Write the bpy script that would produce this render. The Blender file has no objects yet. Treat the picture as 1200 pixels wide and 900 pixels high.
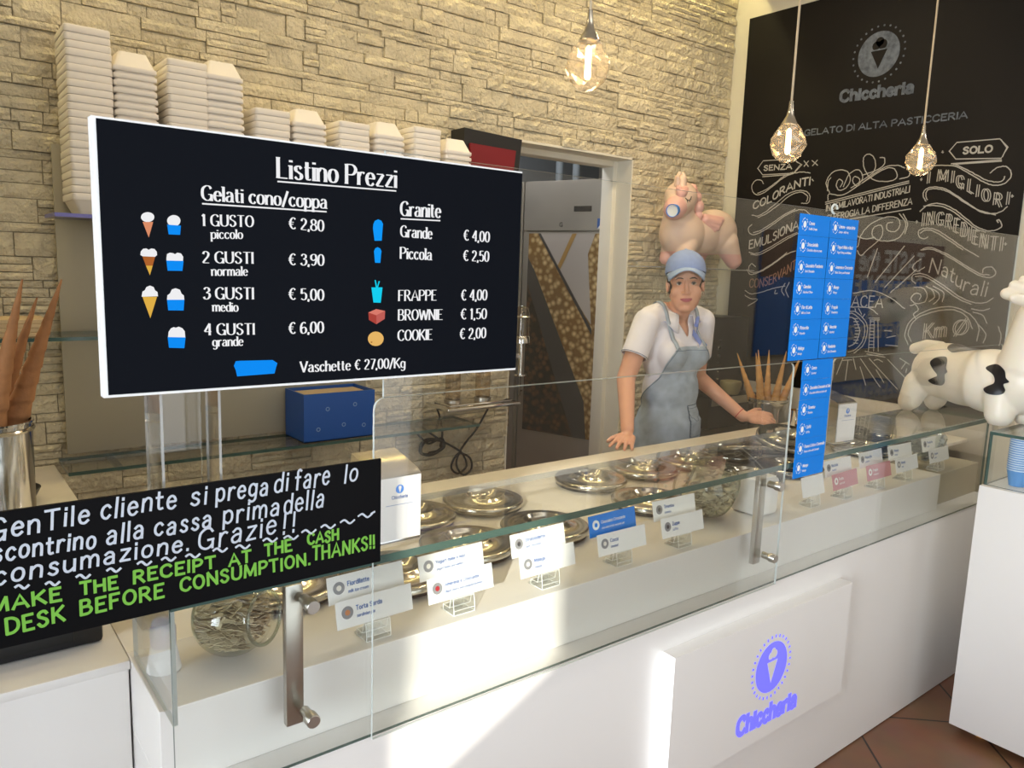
import bpy, bmesh, math, random
from math import sin, cos, pi, radians, sqrt
from mathutils import Vector, Matrix, noise
from mathutils.bvhtree import BVHTree
random.seed(7)
scn = bpy.context.scene
COL = scn.collection

# ---------------------------------------------------------------- camera, world, light, exposure
YAW, PITCH, ROLL = radians(38.087), radians(-8.585), radians(1.927)
fwd = Vector((sin(YAW)*cos(PITCH), cos(YAW)*cos(PITCH), sin(PITCH)))
rgt0 = Vector((cos(YAW), -sin(YAW), 0)); up0 = rgt0.cross(fwd)
rgt = cos(ROLL)*rgt0 + sin(ROLL)*up0; up = -sin(ROLL)*rgt0 + cos(ROLL)*up0
cam_d = bpy.data.cameras.new('camera'); cam_d.sensor_width = 36; cam_d.lens = 27.0
cam_d.clip_start = 0.02; cam_d.clip_end = 100
cam = bpy.data.objects.new('camera', cam_d); COL.objects.link(cam)
mw = Matrix((rgt, up, -fwd)).transposed().to_4x4(); mw.translation = Vector((0, 0, 1.62))
cam.matrix_world = mw; scn.camera = cam

scn.view_settings.view_transform = 'Standard'; scn.view_settings.look = 'None'
scn.view_settings.gamma = 1; scn.view_settings.use_curve_mapping = False
scn.view_settings.exposure = 0.0
scn.cycles.max_bounces = 10; scn.cycles.transparent_max_bounces = 32
scn.cycles.diffuse_bounces = 4; scn.cycles.glossy_bounces = 6
scn.cycles.caustics_reflective = False; scn.cycles.caustics_refractive = False
scn.cycles.sample_clamp_indirect = 6

w = bpy.data.worlds.new('sky'); scn.world = w; w.use_nodes = True
w.node_tree.nodes['Background'].inputs[0].default_value = (0.62, 0.75, 1, 1)
w.node_tree.nodes['Background'].inputs[1].default_value = 0.7

def light(name, kind, loc, energy, color, aim=None, **kw):
    d = bpy.data.lights.new(name, kind); d.energy = energy; d.color = color
    for k, v in kw.items(): setattr(d, k, v)
    o = bpy.data.objects.new(name, d); COL.objects.link(o); o.location = loc
    if aim is not None:
        o.rotation_euler = (Vector(aim)-Vector(loc)).to_track_quat('-Z', 'Y').to_euler()
    return o
SUN_DIR = Vector((0.72, 0.62, -0.30)).normalized()
sun = light('sun', 'SUN', (-4, -4, 5), 9.0, (1, 0.95, 0.86), angle=radians(0.8))
sun.rotation_euler = SUN_DIR.to_track_quat('-Z', 'Y').to_euler()
# daylight of the open shop front
light('shopfront_daylight', 'AREA', (0.95, -0.98, 1.4), 30, (0.88, 0.94, 1.0), aim=(0.95, 2, 1.2), shape='RECTANGLE', size=2.1, size_y=2.5)
# warm ceiling downlights
for i, (x, y, e) in enumerate(((0.3, 2.25, 3.8), (1.3, 2.25, 3.8), (2.3, 2.25, 6.5), (3.2, 2.3, 8.5))):
    light('ceiling_downlight', 'AREA', (x, y, 3.27), e, (1, 0.79, 0.50), aim=(x+0.02, y+0.25, 0), shape='DISK', size=0.18)
light('shop_ceiling_lamp', 'AREA', (1.5, 0.4, 3.27), 10, (1, 0.95, 0.88), aim=(1.5, 0.5, 0), shape='RECTANGLE', size=3.0, size_y=0.5)
light('side_window_daylight', 'AREA', (-2.12, 0.1, 1.7), 20, (0.84, 0.92, 1.0), aim=(3.1, 1.3, 1.3), shape='RECTANGLE', size=1.2, size_y=2.0, spread=radians(62))  # added fill that brightens kiosk and cow; no window is known there
light('shop_side_lamp', 'AREA', (5.6, 0.4, 3.27), 60, (1, 0.95, 0.88), aim=(5.6, -0.2, 0), shape='RECTANGLE', size=2.5, size_y=0.5)  # added to brighten the banner and wall mirrored in the long pane
light('storage_lamp', 'AREA', (3.0, 4.0, 3.0), 19, (0.95, 0.95, 1), aim=(3.1, 3.9, 0), shape='DISK', size=0.5)

# ---------------------------------------------------------------- lettering and chalk drawing, in metres on their boards

# ---------------------------------------------------------------- helpers
def srgb(h):
    h = h.lstrip('#'); v = [int(h[i:i+2], 16)/255 for i in (0, 2, 4)]
    return tuple(c/12.92 if c <= .04045 else ((c+.055)/1.055)**2.4 for c in v)+(1,)
def mat(name, col, rough=.5, metal=0, emit=0, spec=.5, ecol=None, sss=0, coat=0):
    m = bpy.data.materials.new(name); m.use_nodes = True
    b = m.node_tree.nodes['Principled BSDF']
    c = srgb(col) if isinstance(col, str) else tuple(col)+(1,)
    b.inputs['Base Color'].default_value = c; b.inputs['Roughness'].default_value = rough
    b.inputs['Metallic'].default_value = metal; b.inputs['Specular IOR Level'].default_value = spec
    if emit:
        b.inputs['Emission Color'].default_value = srgb(ecol) if ecol else c
        b.inputs['Emission Strength'].default_value = emit
    if sss:
        b.inputs['Subsurface Weight'].default_value = sss; b.inputs['Subsurface Radius'].default_value = (.01, .004, .002)
    if coat: b.inputs['Coat Weight'].default_value = coat
    return m
def N(m, t, **kw):
    n = m.node_tree.nodes.new(t)
    for k, v in kw.items(): setattr(n, k, v)
    return n
def noise_tint(m, scale, amt, bump=0, bscale=None, detail=4, dist=.02, vec='Object'):
    """multiply the base colour by a soft noise and add a noise bump"""
    nt = m.node_tree; b = nt.nodes['Principled BSDF']; tc = N(m, 'ShaderNodeTexCoord')
    base = b.inputs['Base Color'].default_value[:]
    n = N(m, 'ShaderNodeTexNoise'); n.inputs['Scale'].default_value = scale; n.inputs['Detail'].default_value = detail
    nt.links.new(tc.outputs[vec], n.inputs['Vector'])
    r = N(m, 'ShaderNodeValToRGB'); nt.links.new(n.outputs['Fac'], r.inputs['Fac'])
    r.color_ramp.elements[0].position = .3; r.color_ramp.elements[1].position = .7
    r.color_ramp.elements[0].color = tuple(c*(1-amt) for c in base[:3])+(1,)
    r.color_ramp.elements[1].color = tuple(min(1, c*(1+amt*.6)) for c in base[:3])+(1,)
    nt.links.new(r.outputs['Color'], b.inputs['Base Color'])
    if bump:
        n2 = N(m, 'ShaderNodeTexNoise'); n2.inputs['Scale'].default_value = bscale or scale*4; n2.inputs['Detail'].default_value = 5
        nt.links.new(tc.outputs[vec], n2.inputs['Vector'])
        bp = N(m, 'ShaderNodeBump'); bp.inputs['Strength'].default_value = bump; bp.inputs['Distance'].default_value = dist
        nt.links.new(n2.outputs['Fac'], bp.inputs['Height']); nt.links.new(bp.outputs['Normal'], b.inputs['Normal'])
    return m
def thin_glass(name, tint='#ffffff', f0=.04, rough=0, milk=0, milkcol=(.9, .9, .9, 1)):
    """pane glass: clear transmission plus Schlick reflection, per face"""
    m = bpy.data.materials.new(name); m.use_nodes = True; nt = m.node_tree; nt.nodes.clear()
    out = N(m, 'ShaderNodeOutputMaterial'); mix = N(m, 'ShaderNodeMixShader')
    tr = N(m, 'ShaderNodeBsdfTransparent'); tr.inputs[0].default_value = srgb(tint)
    gl = N(m, 'ShaderNodeBsdfGlossy'); gl.inputs['Roughness'].default_value = rough
    lw = N(m, 'ShaderNodeLayerWeight'); lw.inputs['Blend'].default_value = .5
    p = N(m, 'ShaderNodeMath', operation='POWER'); p.inputs[1].default_value = 5
    a = N(m, 'ShaderNodeMath', operation='MULTIPLY_ADD'); a.inputs[1].default_value = 1-f0; a.inputs[2].default_value = f0
    L = nt.links.new
    L(lw.outputs['Facing'], p.inputs[0]); L(p.outputs[0], a.inputs[0]); L(a.outputs[0], mix.inputs[0])
    if milk:
        d = N(m, 'ShaderNodeBsdfDiffuse'); d.inputs[0].default_value = milkcol
        m2 = N(m, 'ShaderNodeMixShader'); m2.inputs[0].default_value = milk
        L(tr.outputs[0], m2.inputs[1]); L(d.outputs[0], m2.inputs[2]); L(m2.outputs[0], mix.inputs[1])
    else: L(tr.outputs[0], mix.inputs[1])
    L(gl.outputs[0], mix.inputs[2]); L(mix.outputs[0], out.inputs[0])
    return m

class MB:
    """collects shapes in world coordinates; build() links them as ONE mesh object"""
    def __init__(s): s.v = []; s.f = []; s.m = []
    def add(s, vs, fs, mi=0):
        o = len(s.v); s.v += [Vector(p) for p in vs]
        for f in fs: s.f.append([o+i for i in f]); s.m.append(mi)
    def box(s, x0, x1, y0, y1, z0, z1, mi=0, bev=0, mats=None):
        if bev:
            b = bmesh.new(); bmesh.ops.create_cube(b, size=1)
            for v in b.verts: v.co = Vector(((x0+x1)/2+v.co.x*(x1-x0), (y0+y1)/2+v.co.y*(y1-y0), (z0+z1)/2+v.co.z*(z1-z0)))
            bmesh.ops.bevel(b, geom=b.edges[:], offset=bev, segments=2, affect='EDGES', profile=.5)
            s.bm(b, mi); b.free(); return
        v = [(x, y, z) for z in (z0, z1) for y in (y0, y1) for x in (x0, x1)]
        fs = [(0, 2, 3, 1), (4, 5, 7, 6), (0, 1, 5, 4), (2, 6, 7, 3), (0, 4, 6, 2), (1, 3, 7, 5)]  # bottom top front back left right
        if mats:
            o = len(s.v); s.v += [Vector(p) for p in v]
            for f, k in zip(fs, mats): s.f.append([o+i for i in f]); s.m.append(k)
        else: s.add(v, fs, mi)
    def bm(s, b, mi=0, M=None):
        b.verts.ensure_lookup_table(); o = len(s.v)
        for i, v in enumerate(b.verts): v.index = i; s.v.append((M @ v.co) if M else v.co.copy())
        for f in b.faces: s.f.append([o+v.index for v in f.verts]); s.m.append(mi)
    def lathe(s, prof, c=(0, 0, 0), n=32, mi=0, M=None, a0=0, a1=2*pi):
        full = abs(a1-a0-2*pi) < 1e-6; k = n if full else n+1; c = Vector(c); o = len(s.v)
        for r, z in prof:
            for i in range(k):
                a = a0+(a1-a0)*i/n; p = Vector((r*cos(a), r*sin(a), z))
                s.v.append((M @ p if M else p)+c)
        for j in range(len(prof)-1):
            for i in range(n):
                i2 = (i+1) % k
                s.f.append([o+j*k+i, o+j*k+i2, o+(j+1)*k+i2, o+(j+1)*k+i]); s.m.append(mi)
    def tube(s, pts, r, n=8, mi=0, cap=True):
        pts = [Vector(p) for p in pts]; o = len(s.v); rs = r if isinstance(r, (list, tuple)) else [r]*len(pts)
        ref = None
        for i, p in enumerate(pts):
            t = (pts[min(i+1, len(pts)-1)]-pts[max(i-1, 0)]).normalized()
            if ref is None: ref = t.orthogonal().normalized()
            ref = (ref-t*ref.dot(t)); ref = ref.normalized() if ref.length > 1e-6 else t.orthogonal().normalized()
            b = t.cross(ref)
            for k in range(n):
                a = 2*pi*k/n; s.v.append(p+(ref*cos(a)+b*sin(a))*rs[i])
        for i in range(len(pts)-1):
            for k in range(n):
                k2 = (k+1) % n; s.f.append([o+i*n+k, o+i*n+k2, o+(i+1)*n+k2, o+(i+1)*n+k]); s.m.append(mi)
        if cap:
            s.f.append([o+k for k in range(n)][::-1]); s.m.append(mi)
            e = o+(len(pts)-1)*n; s.f.append([e+k for k in range(n)]); s.m.append(mi)
    def prism(s, poly, fn, d, mi=0):
        """poly 2-D outline; fn(u,v,w)->3-D; thickness d along w"""
        n = len(poly); a = [fn(u, v, 0) for u, v in poly]; b = [fn(u, v, d) for u, v in poly]
        s.add(a+b, [list(range(n)), list(range(2*n-1, n-1, -1))]+[[i, n+i, n+(i+1) % n, (i+1) % n] for i in range(n)], mi)
    def poly(s, poly, fn, mi=0): s.add([fn(u, v, 0) for u, v in poly], [list(range(len(poly)))], mi)
    def quads(s, qs, fn, mi=0):      # strokes are laid over one another in thin layers, like real paint
        for i, q in enumerate(qs): s.add([fn(u, v, (i % 9)*4e-5) for u, v in q], [(0, 1, 2, 3)], mi)
    def ell(s, c, r, mi=0, seg=20, rot=None):
        b = bmesh.new(); bmesh.ops.create_uvsphere(b, u_segments=seg, v_segments=max(8, seg//2), radius=1)
        M = Matrix.Translation(Vector(c)) @ (rot.to_4x4() if rot else Matrix.Identity(4)) @ Matrix.Diagonal((r[0], r[1], r[2], 1))
        s.bm(b, mi, M); b.free()
    def build(s, name, mats, parent=None, smooth=None, kind=None):
        me = bpy.data.meshes.new(name)
        o = Vector(parent.location) if parent is not None and parent.parent is None else (Vector(parent.parent.location) if parent is not None else Vector())
        if parent is not None and parent.type == 'MESH' and parent.parent is None: o = Vector()
        me.from_pydata([tuple(v-o) for v in s.v], [], s.f)
        if not isinstance(mats, (list, tuple)): mats = [mats]
        for m in mats: me.materials.append(m)
        me.polygons.foreach_set('material_index', s.m)
        if smooth:
            me.polygons.foreach_set('use_smooth', [True]*len(me.polygons)); me.set_sharp_from_angle(angle=radians(smooth))
        me.update()
        ob = bpy.data.objects.new(name, me); COL.objects.link(ob)
        if parent is not None: ob.parent = parent
        if kind: ob['kind'] = kind
        return ob
def thing(name, label, cat, loc=(0, 0, 0), group=None):
    o = bpy.data.objects.new(name, None); COL.objects.link(o); o.location = loc; o.empty_display_size = .05
    return tag(o, label, cat, group)
def tag(o, label, cat, group=None):
    o['label'] = label; o['category'] = cat
    if group: o['group'] = group
    return o
def dup(root, loc, label, group=None, rot=None):
    r = root.copy(); COL.objects.link(r); r.location = loc; r['label'] = label
    if rot is not None: r.rotation_euler = rot
    if group: r['group'] = group
    for ch in list(root.children):
        c = ch.copy(); COL.objects.link(c); c.parent = r
        for g in list(ch.children):
            d = g.copy(); COL.objects.link(d); d.parent = c
    return r

# ---- blobs: union of balls and tapered limbs turned into one continuous skin
def add_limb(bm_, p0, r0, p1, r1):
    p0, p1 = Vector(p0), Vector(p1); d = p1-p0
    q = d.to_track_quat('Z', 'Y').to_matrix() if d.length > 1e-6 else Matrix.Identity(3)
    for p, r in ((p0, r0), (p1, r1)):
        bmesh.ops.create_icosphere(bm_, subdivisions=3, radius=r, matrix=Matrix.Translation(p))
    bmesh.ops.create_cone(bm_, cap_ends=True, segments=24, radius1=r0, radius2=r1, depth=d.length,
                          matrix=Matrix.Translation((p0+p1)/2) @ q.to_4x4())
def skin(prims, voxel, smooth=8, fac=.5):
    b = bmesh.new()
    for p in prims:
        if p[0] == 'e':
            M = Matrix.Translation(Vector(p[1])) @ (p[3].to_4x4() if len(p) > 3 else Matrix.Identity(4)) @ Matrix.Diagonal((p[2][0], p[2][1], p[2][2], 1))
            bmesh.ops.create_icosphere(b, subdivisions=4, radius=1, matrix=M)
        else: add_limb(b, *p[1:])
    me = bpy.data.meshes.new('t'); b.to_mesh(me); b.free()
    ob = bpy.data.objects.new('t', me); COL.objects.link(ob)
    m = ob.modifiers.new('r', 'REMESH'); m.mode = 'VOXEL'; m.voxel_size = voxel
    m2 = ob.modifiers.new('s', 'SMOOTH'); m2.iterations = smooth; m2.factor = fac
    dg = bpy.context.evaluated_depsgraph_get(); dg.update()
    e = ob.evaluated_get(dg); r = bpy.data.meshes.new_from_object(e)
    bpy.data.objects.remove(ob)
    return r
def skin_obj(name, prims, voxel, mats, parent, smooth=8, zone=None):
    me = skin(prims, voxel, smooth); o = Vector(parent.location) if parent is not None else Vector()
    if not isinstance(mats, (list, tuple)): mats = [mats]
    me.materials.clear()
    for m in mats: me.materials.append(m)
    me.polygons.foreach_set('use_smooth', [True]*len(me.polygons))
    if zone:
        me.polygons.foreach_set('material_index', [zone(p.center, p.normal) for p in me.polygons])
    bv = BVHTree.FromPolygons([v.co.copy() for v in me.vertices], [tuple(p.vertices) for p in me.polygons])
    for v in me.vertices: v.co -= o
    ob = bpy.data.objects.new(name, me); COL.objects.link(ob)
    if parent is not None: ob.parent = parent
    return ob, bv

# ---- stroke lettering
_F = {
'A': (.72, 'l0 0,.36 1,.72 0;l.13 .34,.59 .34'), 'B': (.6, 'l.04 0,.04 1;c.04 1,.38 .98,.48 .77,.36 .55,.04 .53;c.04 .53,.42 .51,.58 .27,.42 .02,.04 0'),
'C': (.66, 'c.62 .8,.5 .96,.3 .98,.08 .8,.03 .5,.08 .2,.3 .02,.5 .04,.64 .2'), 'D': (.66, 'l.04 0,.04 1;c.04 1,.35 .97,.58 .78,.64 .5,.58 .22,.35 .03,.04 0'),
'E': (.54, 'l.04 0,.04 1;l.04 .99,.52 .99;l.04 .53,.42 .53;l.04 .01,.54 .01'), 'F': (.52, 'l.04 0,.04 1;l.04 .99,.52 .99;l.04 .53,.42 .53'),
'G': (.7, 'c.62 .8,.5 .96,.3 .98,.08 .8,.03 .5,.08 .2,.3 .02,.5 .05,.64 .2;l.64 0,.64 .42;l.42 .42,.68 .42'), 'H': (.66, 'l.04 0,.04 1;l.62 0,.62 1;l.04 .52,.62 .52'),
'I': (.1, 'l.05 0,.05 1'), 'K': (.64, 'l.04 0,.04 1;l.6 1,.05 .42;l.2 .58,.64 0'), 'L': (.52, 'l.04 0,.04 1;l.04 .01,.52 .01'),
'M': (.84, 'l.04 0,.08 1;l.08 1,.42 .12;l.42 .12,.76 1;l.76 1,.8 0'), 'N': (.68, 'l.04 0,.04 1;l.04 1,.64 0;l.64 0,.64 1'),
'O': (.7, 'c.35 .99,.12 .85,.03 .5,.12 .15,.35 .01,.58 .15,.67 .5,.58 .85,.35 .99'), 'P': (.58, 'l.04 0,.04 1;c.04 1,.4 .98,.56 .75,.4 .5,.04 .47'),
'R': (.62, 'l.04 0,.04 1;c.04 1,.38 .98,.52 .76,.38 .53,.04 .5;l.26 .52,.6 0'), 'S': (.56, 'c.5 .82,.4 .97,.24 .98,.08 .85,.1 .66,.28 .54,.46 .4,.5 .2,.36 .03,.18 .02,.04 .2'),
'T': (.62, 'l.31 0,.31 1;l0 .99,.62 .99'), 'U': (.66, 'c.04 1,.04 .3,.14 .08,.33 .01,.52 .08,.62 .3,.62 1'), 'V': (.68, 'l0 1,.34 0;l.34 0,.68 1'),
'W': (.96, 'l0 1,.24 0;l.24 0,.48 .9;l.48 .9,.72 0;l.72 0,.96 1'), 'Y': (.62, 'l0 1,.31 .48;l.62 1,.31 .48;l.31 .48,.31 0'), 'Z': (.6, 'l.04 .99,.58 .99;l.58 .99,.03 .01;l.03 .01,.6 .01'),
'a': (.5, 'c.06 .54,.2 .67,.36 .62,.42 .45;l.42 .5,.42 0;c.42 .38,.2 .38,.04 .24,.08 .06,.22 .01,.36 .08,.42 .2'), 'b': (.5, 'l.04 0,.04 1;c.04 .5,.24 .66,.42 .56,.47 .33,.42 .1,.24 0,.04 .14'),
'c': (.45, 'c.42 .52,.28 .66,.1 .56,.03 .33,.1 .1,.28 0,.43 .14'), 'd': (.5, 'l.46 0,.46 1;c.46 .5,.26 .66,.08 .56,.03 .33,.08 .1,.26 0,.46 .14'),
'e': (.47, 'c.04 .36,.24 .37,.44 .38,.38 .58,.24 .66,.09 .56,.03 .33,.1 .08,.28 0,.44 .13'), 'f': (.34, 'c.36 .92,.24 1,.14 .88,.14 .6,.14 0;l0 .62,.32 .62'),
'g': (.5, 'c.46 .5,.26 .66,.08 .56,.03 .34,.08 .12,.26 .03,.46 .16;c.46 .64,.46 0,.4 -.22,.22 -.3,.05 -.2'), 'h': (.5, 'l.04 0,.04 1;c.04 .45,.22 .66,.4 .6,.45 .42,.45 0'),
'i': (.1, 'l.05 0,.05 .65;l.05 .82,.05 .92'), 'k': (.46, 'l.04 0,.04 1;l.42 .64,.05 .26;l.16 .38,.46 0'), 'l': (.1, 'l.05 0,.05 1'),
'm': (.78, 'l.04 0,.04 .65;c.04 .45,.2 .66,.34 .6,.39 .42,.39 0;c.39 .45,.55 .66,.69 .6,.74 .42,.74 0'), 'n': (.5, 'l.04 0,.04 .65;c.04 .45,.22 .66,.4 .6,.45 .42,.45 0'),
'o': (.5, 'c.25 .66,.09 .57,.03 .33,.09 .09,.25 0,.41 .09,.47 .33,.41 .57,.25 .66'), 'p': (.5, 'l.04 -.3,.04 .65;c.04 .5,.24 .66,.42 .56,.47 .33,.42 .1,.24 0,.04 .14'),
'q': (.5, 'l.46 -.3,.46 .65;c.46 .5,.26 .66,.08 .56,.03 .33,.08 .1,.26 0,.46 .14'), 'r': (.36, 'l.04 0,.04 .65;c.04 .42,.14 .6,.26 .66,.36 .6'),
's': (.42, 'c.37 .54,.26 .66,.1 .6,.1 .44,.24 .34,.36 .24,.36 .08,.2 0,.04 .12'), 't': (.34, 'c.13 .9,.13 .2,.2 .03,.34 .05;l0 .63,.32 .63'),
'u': (.5, 'c.04 .65,.04 .2,.14 .02,.3 .04,.46 .22;l.46 0,.46 .65'), 'v': (.46, 'l0 .65,.23 0;l.23 0,.46 .65'), 'w': (.7, 'l0 .65,.18 0;l.18 0,.35 .55;l.35 .55,.52 0;l.52 0,.7 .65'),
'y': (.46, 'l0 .65,.23 0;c.46 .65,.23 0,.12 -.25,.0 -.28'), 'z': (.44, 'l.03 .64,.42 .64;l.42 .64,.02 .01;l.02 .01,.44 .01'),
'0': (.54, 'c.27 .99,.09 .85,.03 .5,.09 .15,.27 .01,.45 .15,.51 .5,.45 .85,.27 .99'), '1': (.3, 'l.18 0,.18 1;l.18 1,.02 .82'), '2': (.54, 'c.06 .76,.14 .94,.3 .98,.47 .82,.42 .56,.2 .28,.03 .02;l.03 .01,.52 .01'),
'3': (.52, 'c.06 .82,.22 .98,.42 .9,.44 .68,.22 .54;c.22 .54,.46 .46,.48 .2,.3 .01,.1 .05,.03 .2'), '4': (.56, 'l.42 0,.42 1;l.42 1,.02 .3;l.02 .3,.56 .3'),
'5': (.52, 'l.48 .99,.1 .99;l.1 .99,.07 .55;c.07 .55,.3 .64,.48 .48,.46 .16,.26 .01,.04 .12'), '6': (.54, 'c.46 .88,.3 .98,.1 .8,.03 .4,.1 .08,.28 .01,.48 .14,.48 .42,.3 .56,.08 .42'),
'7': (.5, 'l.02 .99,.5 .99;l.5 .99,.16 0'), '8': (.54, 'c.27 .54,.09 .66,.09 .88,.27 .99,.45 .88,.45 .66,.27 .54;c.27 .54,.05 .4,.05 .14,.27 .01,.49 .14,.49 .4,.27 .54'),
'9': (.54, 'c.08 .12,.24 .02,.44 .2,.51 .6,.44 .92,.26 .99,.06 .86,.06 .58,.24 .44,.46 .58'), '€': (.62, 'c.6 .86,.42 .99,.22 .82,.14 .5,.22 .18,.42 .01,.6 .14;l0 .6,.46 .6;l0 .42,.42 .42'),
'.': (.12, 'l.06 0,.06 .1'), ',': (.12, 'l.08 .1,.02 -.14'), '/': (.4, 'l0 -.1,.4 1.05'), '!': (.12, 'l.06 .3,.06 1;l.06 0,.06 .12'), '-': (.3, 'l.02 .36,.28 .36'),
'Ø': (.7, 'c.35 .99,.12 .85,.03 .5,.12 .15,.35 .01,.58 .15,.67 .5,.58 .85,.35 .99;l.1 -.06,.6 1.06'), 'è': (.47, 'c.04 .36,.24 .37,.44 .38,.38 .58,.24 .66,.09 .56,.03 .33,.1 .08,.28 0,.44 .13;l.14 .95,.28 .78'),
'ù': (.5, 'c.04 .65,.04 .2,.14 .02,.3 .04,.46 .22;l.46 0,.46 .65;l.14 .95,.28 .78'),
}
# stems that carry slab serifs in the high-contrast menu face: (x, y) ends
_SER = {'B': '.04 0,.04 1', 'D': '.04 0,.04 1', 'E': '.04 0,.04 1', 'F': '.04 0,.04 1', 'H': '.04 0,.04 1,.62 0,.62 1', 'I': '.05 0,.05 1', 'K': '.04 0,.04 1,.62 0,.6 1', 'L': '.04 0,.04 1',
        'N': '.04 0,.04 1,.64 1', 'P': '.04 0,.04 1', 'R': '.04 0,.04 1,.6 0', 'T': '.31 0', 'U': '.04 1,.62 1', 'V': '.02 1,.66 1', 'W': '.02 1,.94 1', 'G': '.64 0',
        'h': '.04 0,.45 0', 'i': '.05 0,.02 .65', 'l': '.05 0,.02 1', 'm': '.04 0,.39 0,.74 0,.0 .65', 'n': '.04 0,.45 0,.0 .65', 'p': '.04 -.3,.0 .65', 'r': '.04 0,.0 .65', 'd': '.48 0,.43 1', 'b': '.0 1', 'k': '.04 0,.0 1', 'f': '.14 0', '1': '.18 0', '4': '.42 0', 'Y': '.31 0,.02 1,.6 1', 'A': '.02 0,.7 0', 'a': '.46 0', 'u': '.0 .65,.42 .65,.48 0'}
def crom(P, k=5):
    if len(P) < 3: return P
    out = []
    Q = [(2*P[0][0]-P[1][0], 2*P[0][1]-P[1][1])]+list(P)+[(2*P[-1][0]-P[-2][0], 2*P[-1][1]-P[-2][1])]
    if abs(P[0][0]-P[-1][0])+abs(P[0][1]-P[-1][1]) < 1e-6: Q[0] = P[-2]; Q[-1] = P[1]
    for i in range(1, len(Q)-2):
        for j in range(k):
            t = j/k; r = []
            for d in (0, 1):
                a, b, c, e = Q[i-1][d], Q[i][d], Q[i+1][d], Q[i+2][d]
                r.append(.5*(2*b+(c-a)*t+(2*a-5*b+4*c-e)*t*t+(3*b-3*c+e-a)*t**3))
            out.append(tuple(r))
    return out+[tuple(P[-1])]
def glyph(ch, k=4):
    wd, s = _F[ch]; res = []
    for st in s.split(';'):
        p = [tuple(map(float, q.split())) for q in st[1:].split(',')]
        res.append(crom(p, k) if st[0] == 'c' else p)
    return wd, res
def ribbon(P, half, ext=0):
    """quads along a polyline; half(dx,dy)->half width"""
    n = len(P)
    if n < 2: return []
    Ls = []; 
    for i in range(n):
        a = P[max(i-1, 0)]; b = P[min(i+1, n-1)]; dx, dy = b[0]-a[0], b[1]-a[1]; l = sqrt(dx*dx+dy*dy) or 1e-9
        dx /= l; dy /= l; h = half(dx, dy); x, y = P[i]
        if i == 0: x -= dx*ext; y -= dy*ext
        if i == n-1: x += dx*ext; y += dy*ext
        Ls.append(((x-dy*h, y+dx*h), (x+dy*h, y-dx*h)))
    return [(Ls[i][0], Ls[i][1], Ls[i+1][1], Ls[i+1][0]) for i in range(n-1)]
def text_width(s, gap): return sum((_F[c][0]+gap) if c in _F else .34 for c in s)-gap
def lettering(s, p0, p1, cap, style='chalk', wt=.006, gap=.14, path=None, slant=0, jit=0, weight=None):
    """quads of a text fitted between the baseline ends p0 and p1 (or along path)"""
    P = path or [p0, p1]; seg = [sqrt((P[i+1][0]-P[i][0])**2+(P[i+1][1]-P[i][1])**2) for i in range(len(P)-1)]
    tot = sum(seg); sx = tot/text_width(s, gap); qs = []; x = 0
    def at(d):
        for i, l in enumerate(seg):
            if d <= l or i == len(seg)-1:
                t = d/l; a, b = P[i], P[i+1]
                return a[0]+(b[0]-a[0])*t, a[1]+(b[1]-a[1])*t, (b[0]-a[0])/l, (b[1]-a[1])/l
            d -= l
    for c in s:
        if c not in _F: x += .34*sx; continue
        wd, strokes = glyph(c, 3 if cap < .02 else 5)
        bx, by, ux, uy = at(min(max((x+wd*sx*.5), 0), tot-1e-6))
        jx = random.uniform(-jit, jit)*cap; ja = random.uniform(-jit, jit)
        def T(p):
            a = (p[0]-wd/2)*sx+p[1]*cap*(slant+ja*.6); b = p[1]*cap+jx
            if path is None or style == 'shear': return bx+a*ux, by+b+a*uy
            return bx+a*ux, by+b+a*uy
        if style == 'didone':
            th = min(.085*cap, .14*sx)*(weight or 1); tn = .028*cap
            hf = lambda dx, dy: tn+(th-tn)*abs(dy)**1.6
        else: hf = lambda dx, dy: wt/2
        for st in strokes:
            q = [T(p) for p in st]
            qs += ribbon(q, hf, 0 if style == 'didone' else wt*.3)
            if style == 'outline':
                q2 = [(p[0]+wt*2.2, p[1]) for p in q]; qs += ribbon(q2, hf, 0)
        if style == 'didone' and c in _SER:
            for e in _SER[c].split(','):
                a, b = map(float, e.split()); d = .75*th/sx+.035
                qs += ribbon([T((a-d, b+(.014 if b < .01 else -.014))), T((a+d, b+(.014 if b < .01 else -.014)))], lambda dx, dy: tn)
        x += (wd+gap)*sx
    return qs
def label_text(s, x, v, cap, wt=None, slant=.0, sx=.95):
    """small left-aligned print; quads with origin at x, baseline v"""
    W = text_width(s, .16)*cap*sx
    return lettering(s, (x, v), (x+W, v), cap, 'chalk', wt or cap*.17, .16, slant=slant)
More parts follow.
